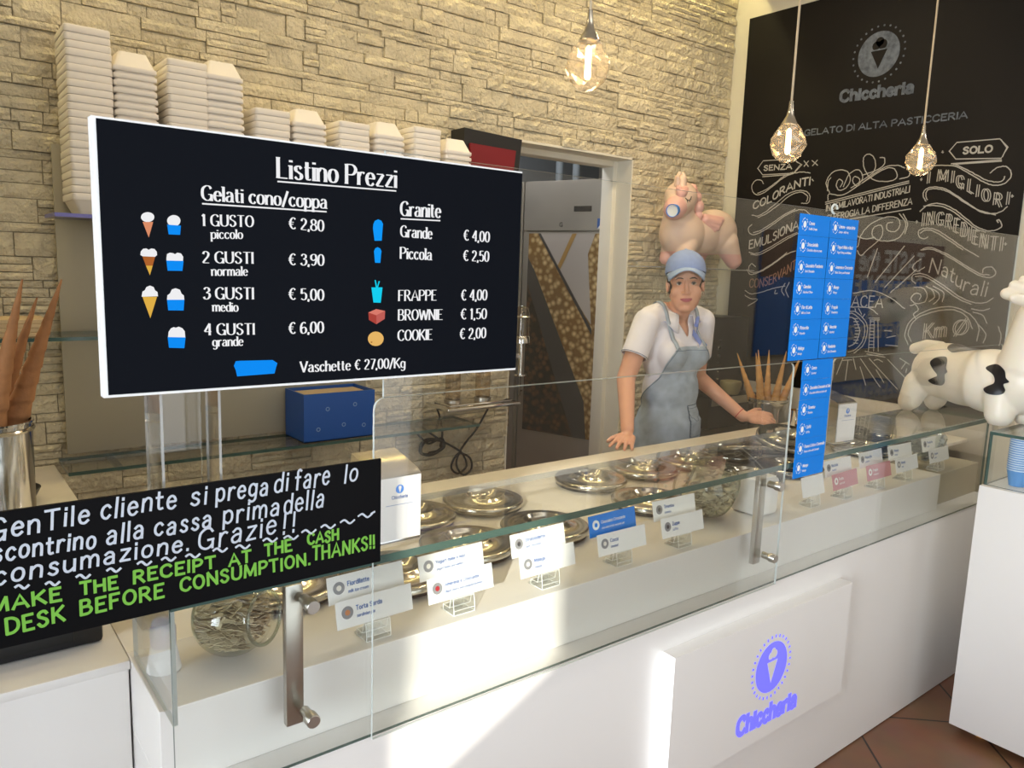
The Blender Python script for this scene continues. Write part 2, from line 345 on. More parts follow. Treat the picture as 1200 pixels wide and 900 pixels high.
SCREEN_TEXT = [('Listino Prezzi', (0.4481, 1.7429), (0.6517, 1.7462), 0.03, 1), ('Gelati cono/coppa', (0.3371, 1.7011), (0.5273, 1.703), 0.0209, 1), ('1 GUSTO', (0.3362, 1.6651), (0.4105, 1.6677), 0.0164, 0), ('piccolo', (0.3486, 1.6476), (0.394, 1.6496), 0.0134, 0), ('€ 2,80', (0.4649, 1.6683), (0.5223, 1.6672), 0.0174, 0), ('2 GUSTI', (0.3356, 1.6123), (0.4091, 1.6136), 0.0168, 0), ('normale', (0.3479, 1.5944), (0.4003, 1.5955), 0.0136, 0), ('€ 3,90', (0.464, 1.6131), (0.5224, 1.6136), 0.0176, 0), ('3 GUSTI', (0.3356, 1.5602), (0.4087, 1.5603), 0.0173, 0), ('medio', (0.3482, 1.5425), (0.3852, 1.5419), 0.0137, 0), ('€ 5,00', (0.4635, 1.5599), (0.5219, 1.5582), 0.0178, 0), ('4 GUSTI', (0.3356, 1.5077), (0.4091, 1.5067), 0.0169, 0), ('grande', (0.347, 1.4906), (0.3914, 1.4903), 0.0139, 0), ('€ 6,00', (0.4629, 1.5062), (0.5213, 1.5065), 0.0181, 0), ('Vaschette € 27,00/Kg', (0.482, 1.4443), (0.6726, 1.4418), 0.0171, 0), ('Granite', (0.6607, 1.7009), (0.7398, 1.7027), 0.0239, 1), ('Grande', (0.6612, 1.666), (0.723, 1.6654), 0.0191, 0), ('Piccola', (0.6608, 1.6295), (0.7231, 1.629), 0.0193, 0), ('€ 4,00', (0.7895, 1.6664), (0.847, 1.6653), 0.0188, 0), ('€ 2,50', (0.7896, 1.6301), (0.8469, 1.63), 0.0189, 0), ('FRAPPE', (0.6585, 1.5578), (0.735, 1.5588), 0.0182, 0), ('€ 4,00', (0.787, 1.5588), (0.8449, 1.5593), 0.0193, 0), ('BROWNIE', (0.6584, 1.5247), (0.7484, 1.5244), 0.0183, 0), ('€ 1,50', (0.787, 1.5245), (0.8452, 1.5244), 0.0193, 0), ('COOKIE', (0.6582, 1.4893), (0.7276, 1.4891), 0.0185, 0), ('€ 2,00', (0.7861, 1.4883), (0.8448, 1.4888), 0.0195, 0)]
SCREEN_ICONS = [('w', [(0.2727, 1.6732), (0.2722, 1.6709), (0.2708, 1.6689), (0.2686, 1.6672), (0.266, 1.6662), (0.2632, 1.6658), (0.2604, 1.6662), (0.2581, 1.6673), (0.2565, 1.6689), (0.2556, 1.6709), (0.2557, 1.6731), (0.2567, 1.6753), (0.2585, 1.6772), (0.2609, 1.6785), (0.2636, 1.6793), (0.2664, 1.6793), (0.269, 1.6786), (0.2711, 1.6772), (0.2724, 1.6753), (0.2727, 1.6732)]), ('o', [(0.2575, 1.6657), (0.271, 1.6665), (0.2646, 1.645)]), ('w', [(0.307, 1.6704), (0.3064, 1.6677), (0.305, 1.6653), (0.3027, 1.6634), (0.3, 1.6622), (0.297, 1.6618), (0.2942, 1.6623), (0.2918, 1.6636), (0.2901, 1.6655), (0.2892, 1.6679), (0.2893, 1.6705), (0.2903, 1.6731), (0.2922, 1.6752), (0.2947, 1.6768), (0.2975, 1.6777), (0.3005, 1.6776), (0.3031, 1.6768), (0.3053, 1.6751), (0.3066, 1.6729), (0.307, 1.6704)]), ('b', [(0.289, 1.664), (0.3073, 1.6637), (0.3059, 1.6508), (0.2906, 1.6506)]), ('w', [(0.253, 1.6207), (0.2536, 1.6255), (0.2567, 1.6293), (0.2609, 1.63), (0.2638, 1.6282), (0.2673, 1.6302), (0.2715, 1.6296), (0.2742, 1.626), (0.2745, 1.6215), (0.2719, 1.6188), (0.2556, 1.619)]), ('o2', [(0.2556, 1.6187), (0.2719, 1.6188), (0.2683, 1.6065), (0.2596, 1.6063)]), ('y', [(0.2596, 1.6063), (0.2683, 1.6065), (0.2643, 1.5932)]), ('w', [(0.2867, 1.618), (0.2877, 1.6233), (0.2915, 1.6254), (0.2959, 1.6247), (0.2981, 1.6235), (0.3016, 1.6257), (0.3064, 1.6248), (0.3092, 1.6201), (0.3087, 1.6144), (0.2866, 1.614)]), ('b', [(0.2864, 1.6142), (0.3095, 1.6144), (0.3075, 1.6003), (0.2877, 1.6001)]), ('w', [(0.2527, 1.5653), (0.2539, 1.5706), (0.2569, 1.5725), (0.259, 1.5768), (0.2638, 1.579), (0.2685, 1.5769), (0.2701, 1.5726), (0.2733, 1.57), (0.2738, 1.5641), (0.2526, 1.5634)]), ('y', [(0.2536, 1.5634), (0.2726, 1.5635), (0.2628, 1.5334)]), ('w', [(0.2856, 1.5592), (0.2863, 1.5655), (0.2898, 1.5682), (0.2925, 1.5739), (0.2977, 1.5756), (0.3034, 1.5735), (0.3053, 1.5683), (0.3086, 1.5653), (0.3089, 1.559)]), ('b', [(0.2856, 1.5592), (0.309, 1.5593), (0.3075, 1.5439), (0.2867, 1.5443)]), ('w', [(0.2852, 1.5058), (0.2862, 1.5137), (0.2895, 1.5186), (0.2934, 1.5204), (0.296, 1.5193), (0.3, 1.5208), (0.3051, 1.5185), (0.3082, 1.514), (0.3087, 1.5051)]), ('b', [(0.2847, 1.5063), (0.309, 1.5051), (0.3069, 1.4895), (0.286, 1.4909)]), ('b', [(0.3773, 1.4601), (0.3803, 1.467), (0.3867, 1.4673), (0.4371, 1.4661), (0.4447, 1.4609), (0.4425, 1.4543), (0.4399, 1.4448), (0.3819, 1.4437), (0.38, 1.4532)]), ('c1', [(0.6097, 1.6837), (0.6122, 1.6893), (0.6184, 1.6923), (0.6243, 1.6904), (0.6277, 1.6854), (0.627, 1.6792), (0.6254, 1.6579), (0.6121, 1.657), (0.609, 1.6772)]), ('c1', [(0.6111, 1.64), (0.6133, 1.6447), (0.6177, 1.6468), (0.6225, 1.645), (0.6251, 1.6406), (0.6244, 1.6356), (0.6231, 1.6211), (0.6131, 1.6211)]), ('c2', [(0.6067, 1.5802), (0.6275, 1.5805), (0.6244, 1.5547), (0.6106, 1.5551)]), ('c2', [(0.6125, 1.5925), (0.6148, 1.5925), (0.6175, 1.5803), (0.6148, 1.5803)]), ('c2', [(0.6203, 1.591), (0.6226, 1.5907), (0.6193, 1.5804), (0.6171, 1.5803)]), ('r1', [(0.6014, 1.5385), (0.6159, 1.5441), (0.6328, 1.5409), (0.6163, 1.5337)]), ('r2', [(0.6014, 1.5385), (0.6163, 1.5337), (0.6164, 1.5186), (0.6023, 1.5262)]), ('r3', [(0.6163, 1.5337), (0.6328, 1.5409), (0.6322, 1.5274), (0.6164, 1.5186)]), ('y2', [(0.6305, 1.4936), (0.6297, 1.4896), (0.6274, 1.486), (0.6238, 1.4834), (0.6192, 1.4819), (0.6143, 1.4818), (0.6095, 1.4829), (0.6054, 1.4853), (0.6024, 1.4886), (0.6008, 1.4924), (0.6008, 1.4965), (0.6023, 1.5002), (0.6053, 1.5033), (0.6094, 1.5054), (0.6141, 1.5063), (0.619, 1.5058), (0.6236, 1.5041), (0.6273, 1.5012), (0.6297, 1.4976), (0.6305, 1.4936)]), ('o3', [(0.6109, 1.497), (0.6102, 1.4958), (0.6086, 1.4955), (0.6073, 1.4964), (0.6073, 1.4978), (0.6086, 1.4986), (0.6102, 1.4983), (0.6109, 1.497)]), ('o3', [(0.6206, 1.4997), (0.6198, 1.4984), (0.6182, 1.4982), (0.6169, 1.4991), (0.6169, 1.5004), (0.6182, 1.5013), (0.6198, 1.5009), (0.6206, 1.4997)]), ('o3', [(0.6239, 1.4908), (0.6232, 1.4896), (0.6215, 1.4894), (0.6202, 1.4903), (0.6202, 1.4917), (0.6215, 1.4925), (0.6231, 1.4921), (0.6239, 1.4908)]), ('o3', [(0.6158, 1.4896), (0.6151, 1.4884), (0.6135, 1.4882), (0.6121, 1.4891), (0.6121, 1.4905), (0.6134, 1.4913), (0.6151, 1.4909), (0.6158, 1.4896)]), ('o3', [(0.6094, 1.4884), (0.6087, 1.4872), (0.6071, 1.4869), (0.6058, 1.4878), (0.6058, 1.4892), (0.607, 1.49), (0.6087, 1.4897), (0.6094, 1.4884)])]
SIGN_TEXT = [('G', (0.0574, 1.2403), (0.0773, 1.2417), 0.0304, 0), ('enTile', (0.0836, 1.2458), (0.1749, 1.2496), 0.0272, 0), ('cliente', (0.1899, 1.2497), (0.2902, 1.2511), 0.029, 0), ('si', (0.3108, 1.2501), (0.3343, 1.2503), 0.029, 0), ('prega', (0.3487, 1.2499), (0.4293, 1.2484), 0.0296, 0), ('di', (0.4398, 1.2483), (0.4623, 1.2491), 0.031, 0), ('fare', (0.4749, 1.2499), (0.5341, 1.2497), 0.0336, 0), ('lo', (0.5623, 1.2489), (0.5864, 1.2499), 0.0311, 0), ('scontrino', (0.0616, 1.2147), (0.1813, 1.2106), 0.0254, 0), ('alla', (0.1957, 1.2124), (0.2444, 1.2115), 0.0285, 0), ('cassa', (0.2589, 1.2116), (0.3405, 1.2102), 0.0275, 0), ('prima', (0.3586, 1.212), (0.4473, 1.2109), 0.03, 0), ('della', (0.4554, 1.2128), (0.5241, 1.2109), 0.0325, 0), ('consumazione.', (0.0605, 1.1828), (0.3066, 1.1819), 0.0256, 0), ('Grazie', (0.3205, 1.1754), (0.4416, 1.1815), 0.0327, 0), ('!!', (0.4523, 1.1783), (0.4742, 1.1785), 0.0338, 0), ('MAKE', (0.0548, 1.1445), (0.1365, 1.1425), 0.0187, 1), ('THE', (0.1603, 1.1442), (0.2075, 1.1434), 0.018, 1), ('RECEIPT', (0.229, 1.1462), (0.3453, 1.1446), 0.0186, 1), ('AT', (0.3669, 1.1425), (0.4005, 1.1426), 0.019, 1), ('THE', (0.4235, 1.1464), (0.4684, 1.1469), 0.0195, 1), ('CASH', (0.4964, 1.1507), (0.5516, 1.1488), 0.0186, 1), ('DESK', (0.0709, 1.111), (0.139, 1.1128), 0.0217, 1), ('BEFORE', (0.1589, 1.1143), (0.2691, 1.1158), 0.0209, 1), ('CONSUMPTION.', (0.2931, 1.1182), (0.5001, 1.1159), 0.0204, 1), ('THANKS!!', (0.5047, 1.1218), (0.6208, 1.1196), 0.0238, 1)]
SIGN_DASH = [[(0.0834, 1.1741), (0.0886, 1.1765), (0.0942, 1.1706), (0.1003, 1.1747)], [(0.1186, 1.1703), (0.124, 1.1728), (0.1299, 1.1667), (0.1363, 1.1708)], [(0.1555, 1.172), (0.1612, 1.1745), (0.1674, 1.1683), (0.174, 1.1726)], [(0.1941, 1.1728), (0.2, 1.1754), (0.2065, 1.1691), (0.2134, 1.1734)], [(0.2344, 1.1741), (0.2405, 1.1768), (0.2473, 1.1703), (0.2545, 1.1747)], [(0.2674, 1.1734), (0.2738, 1.1761), (0.2808, 1.1695), (0.2883, 1.174)], [(0.3016, 1.1712), (0.3082, 1.1739), (0.3156, 1.1672), (0.3233, 1.1718)], [(0.342, 1.172), (0.3489, 1.1748), (0.3566, 1.1679), (0.3646, 1.1726)], [(0.3765, 1.1702), (0.3837, 1.173), (0.3917, 1.166), (0.4, 1.1707)], [(0.4203, 1.1726), (0.4277, 1.1755), (0.4361, 1.1684), (0.4447, 1.1732)], [(0.4549, 1.1701), (0.4626, 1.173), (0.4713, 1.1658), (0.4802, 1.1707)], [(0.4853, 1.1742), (0.4932, 1.1772), (0.5022, 1.1698), (0.5113, 1.1749)], [(0.5194, 1.1767), (0.5275, 1.1798), (0.5368, 1.1723), (0.5463, 1.1774)], [(0.5546, 1.1788), (0.563, 1.1819), (0.5727, 1.1743), (0.5824, 1.1795)], [(0.5879, 1.1838), (0.5965, 1.1869), (0.6065, 1.1793), (0.6165, 1.1846)], [(0.6128, 1.1841), (0.6216, 1.1873)]]
CHALK_LINES = [(0, [(-2.8476, 2.2565), (-2.814, 2.2984), (-2.6164, 2.2922), (-2.5626, 2.2575), (-2.6048, 2.211), (-2.8086, 2.2174), (-2.8476, 2.2565)]), (0, [(-2.8076, 2.2061), (-2.6224, 2.204)]), (0, [(-2.6094, 2.2948), (-2.589, 2.271), (-2.5567, 2.2557), (-2.5946, 2.2178)]), (0, [(-2.5443, 2.2735), (-2.515, 2.2417)]), (0, [(-2.5179, 2.2712), (-2.5415, 2.2451)]), (0, [(-2.4936, 2.2722), (-2.4595, 2.2435)]), (0, [(-2.4623, 2.2708), (-2.4893, 2.2434)]), (1, [(-2.7997, 2.1642), (-2.8173, 2.1851), (-2.853, 2.1874), (-2.8782, 2.1591), (-2.8664, 2.1184), (-2.8331, 2.102), (-2.7872, 2.1141), (-2.7291, 2.15), (-2.6653, 2.191), (-2.6083, 2.2093), (-2.5511, 2.2133), (-2.5007, 2.2033)]), (1, [(-2.834, 2.1113), (-2.7808, 2.1282), (-2.7225, 2.1613), (-2.659, 2.2021), (-2.6089, 2.2157)]), (1, [(-2.8619, 1.9842), (-2.8214, 1.9775), (-2.776, 1.996), (-2.7037, 2.0444), (-2.6337, 2.0941), (-2.5625, 2.1113), (-2.5117, 2.1021), (-2.4876, 2.0726), (-2.4983, 2.0386), (-2.5376, 2.0403)]), (1, [(-2.8204, 1.9668), (-2.7525, 1.9938), (-2.6807, 2.0402), (-2.6182, 2.0856), (-2.5616, 2.1017), (-2.525, 2.0934), (-2.5018, 2.0733), (-2.5064, 2.0484)]), (0, [(-2.4833, 2.1691), (-2.4767, 2.1594)]), (1, [(-2.8075, 1.6774), (-2.8368, 1.6943), (-2.8555, 1.6734), (-2.8483, 1.6479), (-2.8197, 1.6403)]), (1, [(-2.8586, 1.9275), (-2.8798, 1.9087), (-2.8724, 1.8811), (-2.8409, 1.8674), (-2.7887, 1.8818), (-2.7113, 1.9251), (-2.6367, 1.972), (-2.5731, 1.9988), (-2.5195, 2.0016), (-2.4798, 1.9765)]), (1, [(-2.8422, 1.8806), (-2.7898, 1.8938), (-2.7125, 1.937), (-2.6376, 1.9818), (-2.5741, 2.0084)]), (1, [(-2.8638, 1.7626), (-2.8065, 1.7558), (-2.7105, 1.7962), (-2.6243, 1.8451), (-2.5502, 1.8762)]), (1, [(-2.8481, 1.7504), (-2.788, 1.7488), (-2.6985, 1.7912), (-2.6125, 1.8381), (-2.5442, 1.8703)]), (1, [(-2.8663, 1.6577), (-2.8369, 1.6296), (-2.7668, 1.6498), (-2.6785, 1.7018), (-2.6041, 1.752), (-2.5509, 1.7718)]), (1, [(-2.8195, 1.6383), (-2.7559, 1.6602), (-2.6682, 1.7139), (-2.6051, 1.7618)]), (1, [(-2.8708, 1.5333), (-2.8259, 1.5125), (-2.7551, 1.526), (-2.6756, 1.5517), (-2.5976, 1.5698)]), (1, [(-2.8679, 1.5022), (-2.8232, 1.4837), (-2.7747, 1.481), (-2.8374, 1.4393)]), (1, [(-2.6574, 1.5424), (-2.6612, 1.5222), (-2.6443, 1.525)]), (1, [(-2.5991, 1.5846), (-2.6177, 1.5441), (-2.5979, 1.5152)]), (1, [(-2.5717, 1.5905), (-2.5896, 1.5453), (-2.5691, 1.5066)]), (1, [(-2.3729, 2.0891), (-2.3974, 2.1415), (-2.3795, 2.1831), (-2.3383, 2.2066), (-2.28, 2.1956), (-2.2582, 2.1483), (-2.2783, 2.1103), (-2.3158, 2.0993), (-2.3362, 2.1296), (-2.3218, 2.1578), (-2.2999, 2.1406), (-2.3119, 2.1176)]), (1, [(-2.2933, 2.1178), (-2.2673, 2.1816), (-2.2176, 2.2), (-2.1898, 2.1567), (-2.2159, 2.117), (-2.2434, 2.1408), (-2.2349, 2.1663), (-2.2057, 2.1513), (-2.2099, 2.1257)]), (1, [(-2.2499, 2.1086), (-2.1781, 2.1494), (-2.1285, 2.1906), (-2.1345, 2.2482), (-2.167, 2.2764), (-2.1951, 2.2598), (-2.1835, 2.2012), (-2.1372, 2.1467), (-2.056, 2.1286), (-2.0086, 2.1442), (-2.0237, 2.1889), (-2.0759, 2.1929), (-2.1767, 2.1365), (-2.2549, 2.0892)]), (1, [(-2.1061, 2.2545), (-2.0817, 2.2473), (-2.0832, 2.2123), (-2.1282, 2.188), (-2.1939, 2.1698)]), (1, [(-2.3777, 2.0491), (-2.3722, 2.0824), (-2.2957, 2.0717), (-2.2155, 2.1131), (-2.1392, 2.166), (-2.0768, 2.2018), (-2.0128, 2.2066), (-1.9732, 2.1911)]), (1, [(-2.3859, 2.1005), (-2.385, 2.1501), (-2.3723, 2.1692)]), (1, [(-1.9926, 2.1369), (-1.9495, 2.1463), (-1.9428, 2.1642)]), (0, [(-2.3899, 2.0375), (-1.9434, 2.1237)]), (0, [(-2.2397, 1.9425), (-1.9195, 1.9843)]), (0, [(-2.3904, 2.0281), (-1.9424, 2.115)]), (1, [(-2.258, 1.8446), (-2.2325, 1.8044), (-2.1822, 1.7937), (-2.1677, 1.8542), (-2.1255, 1.9082), (-2.0494, 1.9448), (-1.9841, 1.9403), (-1.9649, 1.9046), (-1.987, 1.8723), (-2.0268, 1.8806), (-2.0328, 1.9125), (-2.0051, 1.9207)]), (1, [(-1.9736, 1.9613), (-1.9384, 1.9165), (-1.9443, 1.8666), (-1.985, 1.8292), (-2.0633, 1.8272), (-2.1065, 1.8561), (-2.0975, 1.8986), (-2.0578, 1.9003), (-2.057, 1.8426), (-2.1129, 1.7885), (-2.1567, 1.749), (-2.1803, 1.7752)]), (1, [(-2.2028, 1.8573), (-2.1453, 1.8369), (-2.0917, 1.8429)]), (1, [(-1.9545, 1.9607), (-1.9276, 1.91), (-1.9348, 1.8602)]), (0, [(-2.0694, 1.7846), (-2.1102, 1.6338)]), (0, [(-1.9305, 1.7973), (-2.0642, 1.609)]), (0, [(-1.875, 1.7474), (-2.011, 1.5849)]), (0, [(-1.8579, 1.6814), (-1.9484, 1.5849)]), (0, [(-1.8871, 1.6531), (-1.9756, 1.5605)]), (0, [(-1.7637, 2.252), (-1.7324, 2.2923), (-1.5457, 2.289), (-1.5053, 2.2467), (-1.5294, 2.1992), (-1.7301, 2.2142), (-1.7637, 2.252)]), (0, [(-1.5379, 2.2837), (-1.511, 2.2453), (-1.5243, 2.2071)]), (0, [(-1.7473, 2.1935), (-1.5285, 2.1915)]), (0, [(-1.737, 2.1887), (-1.5279, 2.1869)]), (0, [(-1.8384, 2.2523), (-1.8288, 2.2514)]), (0, [(-1.8341, 2.2566), (-1.8331, 2.247)]), (0, [(-1.7994, 2.252), (-1.79, 2.2511)]), (0, [(-1.7952, 2.2563), (-1.7942, 2.2468)]), (0, [(-1.8878, 2.1275), (-1.878, 2.1269)]), (0, [(-1.8834, 2.1321), (-1.8824, 2.1223)]), (0, [(-1.4671, 2.0252), (-1.4589, 2.0248)]), (0, [(-1.4635, 2.0295), (-1.4625, 2.0205)]), (0, [(-1.8881, 1.9188), (-1.8782, 1.9185)]), (0, [(-1.8836, 1.9236), (-1.8826, 1.9137)]), (0, [(-1.4702, 1.8073), (-1.4619, 1.8073)]), (0, [(-1.4666, 1.8118), (-1.4655, 1.8027)]), (1, [(-1.8336, 2.1904), (-1.7797, 2.1881), (-1.7261, 2.1784), (-1.6712, 2.1475), (-1.6034, 2.1032), (-1.5516, 2.079), (-1.5097, 2.0809), (-1.4803, 2.1078), (-1.484, 2.14), (-1.5071, 2.1609), (-1.5425, 2.1573), (-1.5673, 2.1365)]), (1, [(-1.727, 2.1865), (-1.6588, 2.1499), (-1.5917, 2.1089), (-1.541, 2.0926), (-1.5116, 2.0971), (-1.5047, 2.1146)]), (1, [(-1.8488, 2.019), (-1.8644, 2.0476), (-1.8585, 2.075), (-1.8221, 2.0867), (-1.7672, 2.0766), (-1.7108, 2.043), (-1.6409, 1.9928), (-1.5867, 1.9574), (-1.5364, 1.9478), (-1.5012, 1.9557), (-1.4797, 1.9763)]), (1, [(-1.8427, 2.0256), (-1.8523, 2.0504), (-1.8414, 2.0761), (-1.7939, 2.0761), (-1.7383, 2.0546), (-1.6541, 1.9967), (-1.5937, 1.9643), (-1.5237, 1.9422)]), (1, [(-1.8713, 1.971), (-1.8396, 1.9977), (-1.7861, 2.0058), (-1.7237, 1.9827), (-1.6601, 1.9365), (-1.6042, 1.8915), (-1.5519, 1.8692), (-1.5096, 1.8731), (-1.4908, 1.8923), (-1.5059, 1.9188)]), (1, [(-1.8566, 1.995), (-1.7985, 1.996), (-1.7291, 1.9727), (-1.6655, 1.9279), (-1.6097, 1.8849), (-1.5573, 1.8627)]), (1, [(-1.5059, 1.9188), (-1.5146, 1.9157), (-1.5074, 1.9058)]), (1, [(-1.8192, 1.8437), (-1.8353, 1.8333), (-1.8609, 1.8441), (-1.8675, 1.8725), (-1.8411, 1.8861), (-1.7854, 1.8781), (-1.7138, 1.8357), (-1.6432, 1.7876), (-1.5752, 1.7474)]), (1, [(-1.8593, 1.8618), (-1.8332, 1.8768), (-1.7912, 1.8691), (-1.7194, 1.8268), (-1.6486, 1.7788)]), (1, [(-1.8463, 1.7776), (-1.7942, 1.7822), (-1.7135, 1.7473), (-1.6249, 1.6947), (-1.5565, 1.6578), (-1.5088, 1.6524), (-1.492, 1.6739), (-1.5128, 1.7003), (-1.5448, 1.6938), (-1.5487, 1.6725)]), (1, [(-1.8381, 1.7839), (-1.795, 1.7893), (-1.7145, 1.7561), (-1.6259, 1.7033), (-1.5575, 1.6663), (-1.5178, 1.6631)]), (1, [(-1.8414, 1.7327), (-1.8661, 1.7144), (-1.8766, 1.687), (-1.8525, 1.6721), (-1.8193, 1.6926)]), (1, [(-1.8547, 1.6103), (-1.8747, 1.6278), (-1.8686, 1.6553), (-1.8153, 1.6568), (-1.7326, 1.6147), (-1.6421, 1.5568), (-1.5738, 1.5299), (-1.5185, 1.533), (-1.4899, 1.5558)]), (1, [(-1.8587, 1.6465), (-1.8142, 1.646), (-1.7403, 1.6073), (-1.6493, 1.5477), (-1.5808, 1.52)]), (1, [(-1.8599, 1.5919), (-1.8167, 1.5891), (-1.7913, 1.5585), (-1.8003, 1.5201), (-1.8438, 1.5104), (-1.869, 1.5347), (-1.8493, 1.5604), (-1.8216, 1.5526), (-1.828, 1.5295)]), (1, [(-1.8678, 1.498), (-1.843, 1.5031), (-1.827, 1.4794), (-1.8468, 1.4552), (-1.8353, 1.433)]), (1, [(-1.7817, 1.5905), (-1.7405, 1.5699), (-1.7327, 1.539), (-1.7555, 1.5109)]), (1, [(-1.7654, 1.6001), (-1.7149, 1.571), (-1.7142, 1.5266)]), (1, [(-1.8002, 1.5987), (-1.7672, 1.5776), (-1.7552, 1.5468), (-1.7787, 1.5231)]), (1, [(-1.5784, 1.4993), (-1.5298, 1.4937), (-1.4996, 1.5042)]), (1, [(-1.5684, 1.4826), (-1.5274, 1.4724), (-1.5034, 1.4354)]), (1, [(-1.5377, 1.4241), (-1.5014, 1.3839), (-1.5083, 1.3401)]), (1, [(-1.4514, 1.4224), (-1.4351, 1.3812), (-1.4373, 1.3341)]), (1, [(-1.8568, 1.297), (-1.881, 1.3507), (-1.8528, 1.4271), (-1.7698, 1.483), (-1.6693, 1.5025), (-1.5835, 1.4729), (-1.5368, 1.4155), (-1.5368, 1.346)]), (1, [(-1.8453, 1.3167), (-1.8638, 1.3615), (-1.8348, 1.4285), (-1.7597, 1.4701), (-1.6678, 1.4894), (-1.5987, 1.4631), (-1.5636, 1.4047)]), (1, [(-2.1781, 1.5452), (-2.075, 1.5643), (-1.9752, 1.5312), (-1.895, 1.4798)]), (1, [(-2.1858, 1.4716), (-2.0851, 1.4729), (-2.0328, 1.4427)]), (0, [(-2.1594, 1.4635), (-2.1523, 1.4444)]), (0, [(-2.1392, 1.4647), (-2.1212, 1.4367)]), (0, [(-2.1013, 1.4381), (-2.1142, 1.4178)]), (0, [(-1.9727, 1.2855), (-1.911, 1.2841)]), (0, [(-1.972, 1.3237), (-1.9261, 1.3373)]), (0, [(-1.9853, 1.3587), (-1.9519, 1.3586)]), (1, [(-2.1925, 1.4369), (-2.1614, 1.434), (-2.1062, 1.3893), (-2.0932, 1.3418), (-2.105, 1.2822), (-2.1412, 1.2393), (-2.1758, 1.2257)]), (1, [(-2.1905, 1.4173), (-2.1589, 1.4098), (-2.1291, 1.368), (-2.1221, 1.3295), (-2.1402, 1.2788), (-2.1737, 1.2557)]), (1, [(-2.1935, 1.4466), (-2.1525, 1.4463), (-2.0918, 1.3952), (-2.0793, 1.343), (-2.094, 1.2735), (-2.1396, 1.2246)]), (0, [(-2.164, 1.4094), (-2.1407, 1.4111)]), (0, [(-2.1592, 1.3931), (-2.135, 1.3949)]), (0, [(-2.1544, 1.3768), (-2.1292, 1.3788)]), (0, [(-2.1497, 1.3605), (-2.1235, 1.3626)]), (0, [(-2.1449, 1.3442), (-2.1178, 1.3465)]), (0, [(-2.1462, 1.3274), (-2.1201, 1.3297)]), (0, [(-2.1475, 1.3106), (-2.1223, 1.3129)]), (0, [(-2.1489, 1.2937), (-2.1246, 1.296)]), (0, [(-2.1502, 1.2769), (-2.1269, 1.2791)]), (0, [(-2.0774, 1.4185), (-2.021, 1.4225)]), (0, [(-2.0733, 1.4082), (-2.0199, 1.4121)]), (0, [(-2.0684, 1.4086), (-2.0628, 1.2426)]), (0, [(-2.0469, 1.4101), (-2.0335, 1.2457)]), (0, [(-2.0276, 1.4116), (-2.0102, 1.2481)]), (0, [(-2.0804, 1.2388), (-1.9812, 1.2301)]), (0, [(-2.069, 1.2254), (-1.9704, 1.2188)]), (0, [(-2.0695, 1.3998), (-2.047, 1.4015)]), (0, [(-2.0686, 1.3825), (-2.0452, 1.3844)]), (0, [(-2.0678, 1.3652), (-2.0434, 1.3672)]), (0, [(-2.0669, 1.3479), (-2.0416, 1.3501)]), (0, [(-2.0661, 1.3306), (-2.0398, 1.3329)]), (0, [(-2.0653, 1.3132), (-2.0379, 1.3157)]), (0, [(-2.0644, 1.2959), (-2.0361, 1.2986)]), (0, [(-2.0636, 1.2785), (-2.0343, 1.2814)]), (0, [(-2.0628, 1.2611), (-2.0325, 1.2642)]), (0, [(-2.2013, 1.1873), (-2.2281, 1.0966)]), (0, [(-2.1703, 1.1803), (-2.1753, 1.069)]), (0, [(-2.1419, 1.194), (-2.1224, 1.1363)]), (0, [(-2.1021, 1.1985), (-1.9804, 1.0598)]), (0, [(-2.0999, 1.1521), (-2.0583, 1.059)]), (0, [(-2.0526, 1.2041), (-1.8901, 1.0626)]), (0, [(-2.0103, 1.1477), (-1.963, 1.0877)]), (0, [(-1.9533, 1.2103), (-1.8391, 1.1107)]), (0, [(-1.8925, 1.2222), (-1.8414, 1.1984)]), (0, [(-1.8567, 1.2065), (-1.877, 1.1693)]), (0, [(-1.8533, 1.1525), (-1.8506, 1.1726)]), (0, [(-2.2721, 1.1686), (-2.2906, 1.0696)]), (0, [(-2.2477, 1.1501), (-2.2496, 1.0589)]), (1, [(-2.0259, 1.1969), (-2.006, 1.2043), (-1.9795, 1.1947)]), (0, [(-2.2002, 1.1769), (-2.1518, 1.1851)])]
